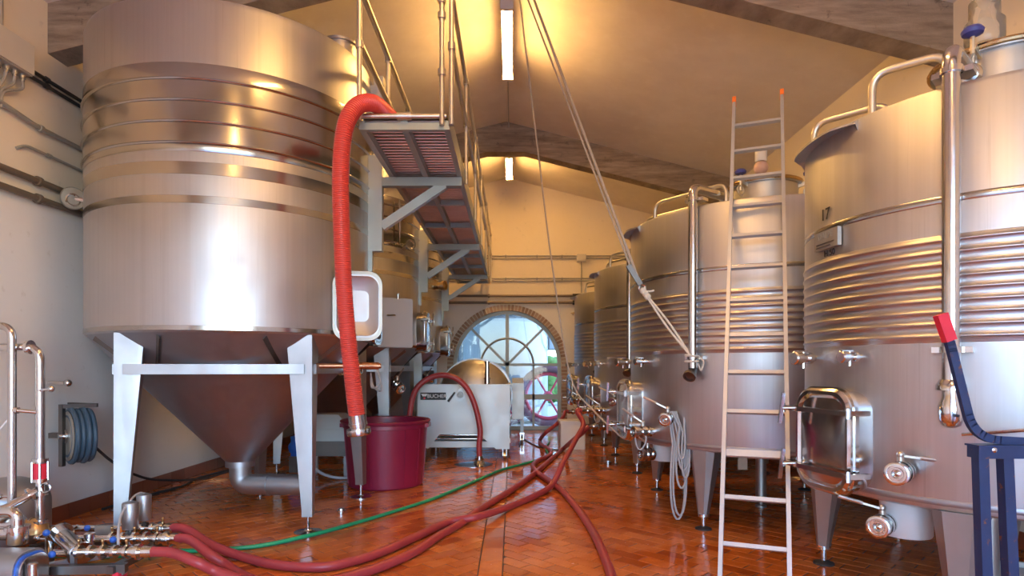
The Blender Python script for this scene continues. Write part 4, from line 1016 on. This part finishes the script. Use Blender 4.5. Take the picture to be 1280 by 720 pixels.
m = MB(); m.cyl((RX+.05,8.75,5.70), (RX+.05,11.25,5.96), .010, n=6); single('lamp_conduit', 'thin conduit running from the near lamp to the concrete beam', 'conduit', m, 'conduit')

# ================================================================== WALL SERVICES
def pipe_run(name, label, pts, r, mat, clips=(), group=None, cat='pipe'):
    t = thing(name, label, cat, Vector(pts[0]), group)
    m = MB(); m.tube(bend(pts, .09, 5), r, 10); m.build('pipe_run', mat, t)
    for p, d in clips:
        m = MB(); m.steps(Vector(p)-Vector(d)*.02, d, [(0,r*1.5),(.04,r*1.5)], 12); m.build('pipe_clip', mat, t)
xw = WL+.05
for z, lab in ((3.225,'upper of the two thick brown pipes along the left and far walls'),(3.065,'lower of the two thick brown pipes along the left and far walls')):
    pipe_run('service_pipe', lab, [(xw,0,z),(xw,WB-.06,z),(WR-.1,WB-.06,z)], .030, 'pipe_brown',
             [((xw,y,z),(0,1,0)) for y in (2.8,5.62,8.4,11.2)]+[((x,WB-.06,z),(1,0,0)) for x in (-.55,1.9)], 'thick brown wall pipes')
    m = MB(); m.cyl((1.45,WB-.06,z), (1.9,WB-.06,z), .055, n=12)
    single('pipe_lagging', lab.split(' of ')[0]+' black lagging sleeve on the far wall pipes', 'sleeve', m, 'pipe_black')
for z, lab in ((4.16,'double thin conduit high on the far wall, above the other one'),(3.62,'double thin conduit on the far wall, midway above the brown pipes')):
    t = thing('wall_conduit', lab, 'conduit', (-.5,WB,z), 'thin conduits on the far wall')
    for dz in (-.03,.03):
        m = MB(); m.cyl((-2.5,WB-.03,z+dz), (WR-.1,WB-.03,z+dz), .014, n=8); m.build('conduit_run', 'conduit', t)
    for x in (-1.2,-.15,.6,1.2):
        m = MB(); m.box((x,WB-.025,z), (.03,.05,.10)); m.build('conduit_clip', 'conduit', t, 0)
m = MB(); m.box((1.66,WB-.06,4.13), (.22,.11,.17)); b = thing('junction_box', 'small beige junction box on the far wall conduit', 'junction box', (1.66,WB-.06,4.0))
m.build('box_body', 'beige_box', b, 0); m = MB(); m.box((1.66,WB-.118,4.13), (.19,.012,.14)); m.build('box_cover', 'beige_box', b, 0)
m = MB(); m.cyl((1.66,WB-.03,3.30), (1.66,WB-.03,4.05), .012, n=8); m.build('drop_conduit', 'conduit', b)
m = MB(); m.steps(V(1.47,WB-.0,2.80), (0,-1,0), [(0,.03),(.08,.02),(.16,.02)], 10); m.bar((1.40,WB-.14,2.80), (1.56,WB-.14,2.84), .02, .02); single('wall_tap', 'small tap on the far wall right of the arch', 'tap', m, 'brass')
# electric box left
eb = thing('switch_box', 'beige electric trunking box high on the left wall', 'electric box', (WL,5.05,4.12))
m = MB(); m.box((WL+.075,4.95,4.25), (.15,1.0,.26)); m.build('box_body', 'beige_box', eb, 0)
m = MB(); m.box((WL+.08,4.95,4.115), (.12,.98,.02)); m.build('box_base', 'conduit', eb, 0)
for k in range(4):
    y = 5.14+k*.085; m = MB(); m.steps((WL+.085,y,4.11), (0,0,-1), [(0,.026),(.045,.026),(.045,.018),(.065,.018)], 10); gl_ = m.build('cable_gland', 'plate_grey', eb)
    m = MB(); m.tube(cr([(WL+.085,y,4.06), (WL+.07,y-.02+.01*k,3.98), (WL+.05,5.15+.03*k,3.88), (WL+.04,5.12+.035*k,3.74)], 5), .013, 8); m.build('cable', 'conduit', gl_)
m = MB(); m.cyl((WL+.05,5.20,4.38), (WL+.05,5.20,roof(WL)-.0), .025, n=10); m.build('riser_conduit', 'conduit', eb)
for k, z in enumerate((4.225,4.165)):
    pipe_run('black_conduit', ('upper','lower')[k]+' of two dark conduits leaving the electric box toward the tank', [(WL+.03,5.45,z),(WL+.03,9.5,z)], .018, 'pipe_black', [((WL+.03,5.75,z),(0,1,0)),((WL+.03,7.2,z),(0,1,0))], 'dark conduits by the electric box')
pipe_run('grey_conduit', 'grey conduit sloping then running level under the electric box', [(WL+.04,4.5,3.86),(WL+.04,5.1,3.80),(WL+.04,5.62,3.73),(WL+.04,9.5,3.73)], .022, 'conduit', [((WL+.04,5.66,3.73),(0,1,0)),((WL+.04,6.5,3.73),(0,1,0))])
pipe_run('grey_conduit', 'thin grey conduit with bent end, lowest of the grey ones on the left wall', [(WL+.01,5.42,3.46),(WL+.03,5.50,3.515),(WL+.03,9.5,3.515)], .014, 'conduit', [((WL+.03,5.78,3.515),(0,1,0))])
# round valve flange on the brown pipes
fv = thing('wall_valve', 'round pale flange valve on the brown wall pipes beside the nearest tank', 'valve', (WL+.1,5.96,3.07))
m = MB(); m.steps((WL+.10,5.97,3.15), (.75,-.66,0), [(0,.05),(.05,.05),(.05,.105),(.085,.11),(.10,.10),(.10,.05)], 24); m.build('flange', 'plate_grey', fv)
m = MB(); m.cyl((WL+.16,5.93,3.15), (WL+.30,5.98,3.14), .028, n=12); m.torus((WL+.17,5.90,3.13), (.75,-.66,0), .055, .012, 20, 6); m.build('hand_wheel', 'steel_polished', fv)
# hose reel
hr = thing('hose_reel', 'wall hose reel with coiled dark blue hose on the left wall', 'hose reel', (WL,5.85,.62))
rc = V(WL+.31,5.78,.86)
ra = V(-.66,-.75,0); rs = V(.75,-.66,0)
for x in (-.10,.075):
    m = MB(); m.steps(rc+ra*x, ra, [(0,.03),(0,.22),(.010,.232),(.020,.22),(.020,.03)], 36); m.build('reel_disc', 'plate_grey', hr)
m = MB(); m.steps(rc+ra*.10, ra, [(0,.07),(.02,.07),(.02,.03),(.06,.03)], 20); m.build('reel_hub', 'steel_pipe', hr)
for k in range(4):
    m = MB(); m.torus(rc+ra*(-.075+.045*k), ra, .235+.012*(k%2), .024, 36, 8); m.torus(rc+ra*(-.06+.045*k), ra, .19, .024, 36, 8); m.build('hose_turn', 'hose_blue', hr)
m = MB(); b0 = rc+ra*.13; m.bar(b0+V(0,0,.30), b0+V(0,0,-.28), .035, .045, (0,1,0)); m.build('reel_upright', 'steel_dark', hr, 0)
m = MB(); m.bar(b0+V(0,0,.28), rc-ra*.14+V(0,0,.28), .045, .035); m.bar(rc-ra*.14+V(0,0,.28), V(WL+.03,6.05,rc.z+.28), .045, .035); m.build('reel_bracket', 'steel_dark', hr, 0)
m = MB(); m.bar(rc+V(-.27,.0,0), rc, .05, .05); m.build('reel_axle', 'steel_dark', hr, 0)
m = MB(); m.tube(cr([rc+V(.02,.2,-.14), rc+V(.05,.42,-.32), rc+V(0,.85,-.52), rc+V(-.1,1.5,-.70), rc+V(.0,2.4,-.84), rc+V(.05,3.6,-.845)], 8), .014, 8); m.build('feed_cable', 'rubber', hr)
m = MB(); m.cyl(rc+V(-.21,-.1,.50), rc+V(-.05,-.1,.50), .02, n=10); m.sphere(rc+V(-.03,-.1,.50), .035, 10, 6); m.build('stop_valve', 'steel_pipe', hr)
hose('floor_cable', 'black cable lying on the floor along the left skirting', [V(WL+.12,6.4,.014), V(WL+.16,7.0,.014), V(WL+.28,7.6,.014), V(WL+.20,8.3,.014), V(WL+.40,9.2,.014)], .016, 'rubber', 'cable', n=8)
# ================================================================== PUMP CART (lower left)
pc = thing('pump_cart', 'stainless pump and valve manifold cart with blue ball handles, lower left corner', 'pump', (-3.3,4.5,0))
def clampring(m, p, d, r, w=.022): m.steps(Vector(p)-Vector(d).normalized()*w/2, d, [(0,r*1.05),(0,r*1.6),(w,r*1.6),(w,r*1.05)], 16)
def manifold(end, x_from, rings, nm='manifold_pipe'):
    m = MB(); m.cyl(V(x_from,end.y,end.z), end, .026, n=14); p = m.build(nm, 'steel_pipe', pc)
    for x in rings: m = MB(); clampring(m, V(x,end.y,end.z), (1,0,0), .030); m.build('clamp_ring', 'steel_polished', p)
    for x in rings[::2]: m = MB(); m.cyl(V(x,end.y,end.z+.03), V(x+.01,end.y-.02,end.z+.085), .008, n=8); m.sphere(V(x+.01,end.y-.02,end.z+.085), .012, 8, 5); m.build('wing_nut', 'brass', p)
    return p
def rr(a, b, n): return [a+(b-a)*i/(n-1) for i in range(n)]
pA = manifold(OA, -3.75, rr(-3.16,-2.83,5)); pB = manifold(OB, -3.62, rr(-3.05,-2.62,6)); pC = manifold(OC, -3.10, rr(-3.06,-2.64,6))
# actuators
for (px, yb, yt, Y, r) in ((163,661,628,4.70,.058),(180,650,618,4.93,.054)):
    b = at(px,yb,Y); tp = at(px,yt,Y)
    m = MB(); m.steps(b, (0,0,1), [(0,r*.9),(.008,r),(tp.z-b.z-.008,r),(tp.z-b.z,r*.92),(tp.z-b.z+.012,r*.3)], 24); ac = m.build('actuator', 'steel_leg', pc)
    m = MB(); m.cyl(b-V(0,0,.07), b, .016, n=10); m.bar(b-V(.03,0,.03), b+V(.03,0,-.03), .03, .02); m.build('actuator_stem', 'steel_dark', ac)
m = MB(); m.tube(cr([at(148,690,4.32), at(148,665,4.4), at(151,645,4.55), at(158,632,4.66), at(163,627,4.70)], 8), .009, 8); m.build('air_line', 'cable_grey', pc)
m = MB(); m.tube(cr([at(163,626,4.70), at(168,620,4.8), at(175,616,4.88), at(181,617,4.93)], 6), .008, 8); m.build('air_line', 'cable_grey', pc)
# diagonal body, cross pipes
m = MB(); m.cyl(at(76,668,4.58), at(101,692,4.38), .062, n=20); clampring(m, at(76,668,4.58), at(76,668,4.58)-at(101,692,4.38), .055); clampring(m, at(101,692,4.38), at(76,668,4.58)-at(101,692,4.38), .055); m.build('strainer_body', 'steel_pipe', pc)
m = MB(); m.cyl(at(62,670,4.64), at(62,700,4.35), .03, n=14); m.cyl(at(48,693,4.45), at(92,692,4.45), .035, n=14); m.cyl(at(101,692,4.36), OC+V(-.5,0,0), .032, n=14); m.build('link_pipe', 'steel_pipe', pc)
m = MB(); m.box(at(130,666,4.78), (.13,.03,.12)); m.build('name_plate', 'plate_grey', pc, 0)
m = MB(); m.box(at(151.5,662,4.75), (.035,.04,.04)); m.build('orange_tag', 'orange_plastic', pc, 0)
def ball_lever(px, py, Y, q):
    p = at(px,py,Y); m = MB(); m.sphere(p, .024, 14, 10); h = m.build('ball_handle', 'blue_plastic', pc)
    m = MB(); m.cyl(p, q, .009, n=8); m.sphere(q, .022, 10, 6); m.build('handle_rod', 'steel_pipe', h)
ball_lever(14,621,4.55, at(0,621,4.55)); ball_lever(58,666,4.45, at(46,672,4.45)); ball_lever(65,693,4.20, at(42,706,4.15)); ball_lever(109,660,4.85, at(88,664,4.85)); ball_lever(141.5,674.5,4.5, at(115,675,4.5))
m = MB(); m.steps(at(112,684,4.45), (0,0,1), [(0,.03),(.06,.03),(.06,.036),(.10,.036),(.11,.02)], 14); m.build('check_valve', 'steel_polished', pc)
m = MB(); m.steps(at(80,672,4.83), (0,0,1), [(0,.03),(.06,.03),(.06,.036),(.10,.036),(.11,.02)], 14); m.cyl(at(82,668,4.83), at(97,657,4.83), .012, n=8); m.build('check_valve', 'steel_polished', pc)
# standing pipes
m = MB(); m.tube(bend([at(-40,407,4.5), at(15,407,4.5), at(15,645,4.5)], .10, 8), .028, 16); sp1 = m.build('riser_pipe', 'steel_pipe', pc)
m = MB(); m.tube(bend([at(-40,434,4.55), at(50,434,4.55), at(50,665,4.55)], .11, 8), .031, 16); sp2 = m.build('riser_pipe', 'steel_pipe', pc)
for p, d in ((at(37,434,4.55),(1,0,0)),(at(50,575,4.55),(0,0,1)),(at(50,600,4.55),(0,0,1)),(at(50,652,4.55),(0,0,1)),(at(50,617,4.55),(0,0,1))): m = MB(); clampring(m, p, d, .033); m.build('clamp_ring', 'steel_polished', sp2)
m = MB(); m.steps(at(50,601,4.55), (0,0,1), [(0,.042),(.13,.042)], 18); sg = m.build('sight_glass', 'red_plastic', sp2)
for k in range(5):
    a = 2*pi*k/5+.3; b = at(50,602,4.55)+V(.05*cos(a),.05*sin(a),0); m = MB(); m.cyl(b, b+V(0,0,.15), .008, n=6); m.build('guard_rod', 'steel_polished', sg)
m = MB(); m.cyl(at(22,513,4.5), at(46,515,4.53), .016, n=10); m.cyl(at(13,512,4.5), at(23,513,4.5), .024, n=10); m.build('spray_nozzle', 'steel_polished', sp1)
m = MB(); m.cyl(at(17,517,4.66), at(-10,548,4.5), .007, n=6); m.build('nozzle_tube', 'lettering_white', sp1)
m = MB(); m.cyl(at(50,488,4.5), at(64,486,4.45), .010, n=8); m.sphere(at(64,486,4.45), .024, 12, 8); m.build('sample_cock', 'steel_polished', sp2)
m = MB(); m.tube([at(-30,648,4.25), at(10,634,4.4), at(46,614,4.54)], .030, 16); clampring(m, at(38,618,4.5), at(46,614,4.54)-at(10,634,4.4), .032); m.build('suction_pipe', 'steel_pipe', pc)
m = MB(); m.torus(at(57,610,4.5), (0,1,0), .035, .007, 16, 6); m.build('ring_pull', 'steel_polished', pc)
# pump head and motor
m = MB(); m.tube(bend([at(-20,641,4.18), at(22,640,4.18), at(22,662,4.18)], .09, 8), .036, 16)
m.steps(at(22,680,4.18), (0,0,1), [(0,.055),(.01,.062),(.10,.062),(.10,.075),(.125,.075),(.125,.04)], 24); m.cyl(at(-30,667,4.18), at(14,667,4.18), .045, n=18); m.build('pump_head', 'steel_polished', pc)
m = MB(); mp = at(-12,712,4.02); x_a, x_b = at(-60,0,4.02).x, at(38,0,4.02).x
m.prism(rrect(.30,.30,.11,6), V(0,mp.y,mp.z-.02), (0,1,0), (0,0,1), (1,0,0), x_a, x_b); m.build('motor_cover', 'steel_leg', pc)
m = MB(); m.prism(rrect(.27,.27,.10,6), V(0,mp.y,mp.z-.02), (0,1,0), (0,0,1), (1,0,0), x_b, x_b+.010); m.build('motor_ring', 'blue_plastic', pc)
m = MB(); m.prism(rrect(.245,.245,.09,6), V(0,mp.y,mp.z-.02), (0,1,0), (0,0,1), (1,0,0), x_b+.010, x_b+.03); m.build('motor_flange', 'steel_pipe', pc)
m = MB(); m.steps(at(41,722,3.95), (0,0,1), [(0,.03),(.09,.03),(.10,.02)], 14); m.build('drain_stub', 'steel_pipe', pc)
m = MB(); m.cyl(at(-20,655,4.42), at(25,655,4.42), .07, n=20); m.build('gear_housing', 'steel_pipe', pc)
m = MB(); m.box(at(34,650,4.95), (.12,.10,.05)); m.build('cable_gland_box', 'black_plastic', pc, 0)
m = MB(); m.steps(at(45,662,4.55), (0,0,1), [(-.02,.09),(.03,.085),(.07,.05),(.09,.034)], 20); m.build('pipe_base', 'brass', pc)
# frame and casters
m = MB(); m.bar((-3.75,4.16,.10), (-2.70,4.26,.10), .05, .06); m.bar((-3.75,4.90,.10), (-2.75,4.90,.10), .05, .05); m.bar((-3.7,4.1,.10), (-3.7,4.95,.10), .05, .05); m.bar((-2.78,4.2,.10), (-2.78,4.95,.10), .05, .05); m.build('cart_frame', 'steel_dark', pc, 0)
m = MB()
for x, y in ((-3.7,4.3),(-3.1,4.3),(-2.9,4.64),(-3.5,4.64),(-2.95,4.93),(-3.6,4.93),(-3.55,4.05)): m.bar((x,y,.10), (x,y,.20), .03, .03, (0,1,0))
m.bar((-3.55,4.02,.10), (-3.0,4.6,.10), .04, .04); m.build('frame_support', 'steel_leg', pc, 0)
for x, y in ((-2.76,4.28),(-2.80,4.93),(-3.68,4.2),(-3.68,4.9)):
    m = MB(); m.box((x,y,.118), (.06,.06,.012)); m.bar((x-.032,y,.05), (x-.032,y,.115), .006, .05, (0,1,0)); m.bar((x+.032,y,.05), (x+.032,y,.115), .006, .05, (0,1,0)); cs = m.build('caster_fork', 'bracket_light', pc, 0)
    m = MB(); m.steps((x-.024,y,.055), (1,0,0), [(0,.036),(.004,.055),(.044,.055),(.048,.036)], 20); m.build('caster_wheel', 'red_plastic', cs)
# grey vessel behind the pump
gv = thing('pressure_vessel', 'dull grey domed vessel behind the pump pipes at the left edge', 'vessel', at(10,700,4.85)*1.0)
gv.location.z = 0; c = V(gv.location.x, 4.85, 0)
m = MB(); m.lathe([(0,.10),(.26,.12),(.28,.16),(.28,.44),(.26,.52),(.20,.58),(.10,.62),(0,.63)], c, 40); m.build('vessel_shell', 'steel_leg', gv)
for k in range(3):
    a = 2*pi*k/3; m = MB(); m.cyl(c+V(.2*cos(a),.2*sin(a),0), c+V(.2*cos(a),.2*sin(a),.14), .025, n=10); m.build('vessel_leg', 'steel_dark', gv)

# ================================================================== SMALL THINGS
# machine behind the first tank's legs
mc = thing('filter_unit', 'dark grey boxy filter machine behind the nearest tank legs', 'machine', (-2.55,8.55,0))
m = MB(); m.box((-2.55,8.55,.52), (.62,.5,.28)); m.build('machine_body', 'press_steel', mc, 0)
m = MB(); m.prism([(-.32,.66),(.32,.66),(.32,.70),(.16,.86),(-.32,.86)], (-2.55,0,0), (1,0,0), (0,0,1), (0,-1,0), -8.35, -8.75); m.build('machine_hood', 'press_steel', mc, 0)
m = MB(); m.box((-2.55,8.29,.40), (.64,.03,.20)); m.build('front_plate', 'steel_dark', mc, 0)
for dx in (-.27,.27):
    for dy in (-.2,.2): m = MB(); m.bar((-2.55+dx,8.55+dy,0), (-2.55+dx,8.55+dy,.40), .05, .05, (0,1,0)); m.build('machine_leg', 'steel_leg', mc, 0)
m = MB(); m.cyl((-2.23,8.5,.5), (-2.15,8.5,.5), .08, n=16); m.build('side_port', 'steel_pipe', mc)
hose('drain_tube', 'pale tube curving on the floor below the filter machine', [V(-2.75,8.2,.30), V(-2.6,8.15,.12), V(-2.35,8.15,.03), V(-2.05,8.3,.025), V(-1.9,8.8,.025)], .02, 'cable_grey', 'tube', n=8)
bp = thing('blue_motor', 'small blue electric motor on the floor behind the nearest tank', 'motor', (-3.1,8.85,0))
m = MB(); m.box((-3.1,8.85,.36), (.16,.22,.26)); m.steps((-3.1,8.75,.36), (0,-1,0), [(0,.10),(.06,.10),(.08,.05)], 18); m.build('motor_body', 'blue_plastic', bp, 20)
for k in range(4): m = MB(); m.box((-3.1,8.75+.06*k,.50), (.17,.02,.03)); m.build('cooling_fin', 'blue_plastic', bp, 0)
m = MB(); m.box((-3.1,8.85,.115), (.2,.26,.23)); m.build('motor_base', 'steel_dark', bp, 0)
wb = thing('white_plinth', 'small white box standing on the floor by the farthest right tank', 'box', (1.10,11.35,0))
m = MB(); m.prism(rrect(.46,.46,.03,3), (1.12,11.4,0), (1,0,0), (0,1,0), (0,0,1), 0, .48); m.build('box_body', 'white_plastic', wb, 20)
m = MB(); m.prism(rrect(.49,.49,.03,3), (1.12,11.4,0), (1,0,0), (0,1,0), (0,0,1), .48, .525); m.build('box_lid', 'white_plastic', wb, 20)
def cap(p, r, lab):
    t = thing('loose_coupling', lab, 'coupling', p); m = MB(); m.steps(p, (0,0,1), [(0,r*.8),(.012,r*.8),(.012,r),(.03,r),(.03,r*.75),(.045,r*.7),(.045,r*.5),(.02,r*.45)], 20); m.build('coupling_ring', 'steel_polished', t)
    m = MB(); m.steps(Vector(p)+V(0,0,.018), (0,0,1), [(0,r*.46),(.008,r*.4)], 14); m.build('coupling_core', 'brass', t)
cap(fl(426.5,641), .045, 'small steel coupling lying on the tiles near the nearest tank leg')
cap(fl(760,580), .07, 'small steel cap on the floor in front of the third right tank')
# drain gully under the press
m = MB(); m.steps((-.6,9.45,.0), (0,0,1), [(0,.30),(.004,.30),(.006,.27),(.003,.05)], 32); single('floor_drain', 'round steel floor drain beneath the press hose', 'drain', m, 'steel_pipe')
# padlock-like tag under the second tank
m = MB(); m.box((2.02,5.33,.66), (.08,.02,.10)); m.torus((2.02,5.33,.725), (0,1,0), .025, .006, 14, 6); tg_ = single('hanging_tag', 'small grey tag hanging below the second right tank', 'tag', m, 'plate_grey')
# wooden tray and pale bucket at the right edge
tr = thing('wooden_tray', 'round wooden tray leaning beneath the nearest right tank at the picture edge', 'tray', (3.35,4.1,.0))
m = MB(); m.steps((3.35,3.95,.14), (0,0,1), [(0,.16),(.02,.18),(.05,.19),(.05,.17),(.02,.15)], 32); m.build('tray_dish', 'rope_pale', tr)
m = MB(); m.lathe([(.0,0),(.13,0),(.15,.14),(0,.14)], (3.35,3.95,0), 24); m.build('tray_stand', 'beige_box', tr)
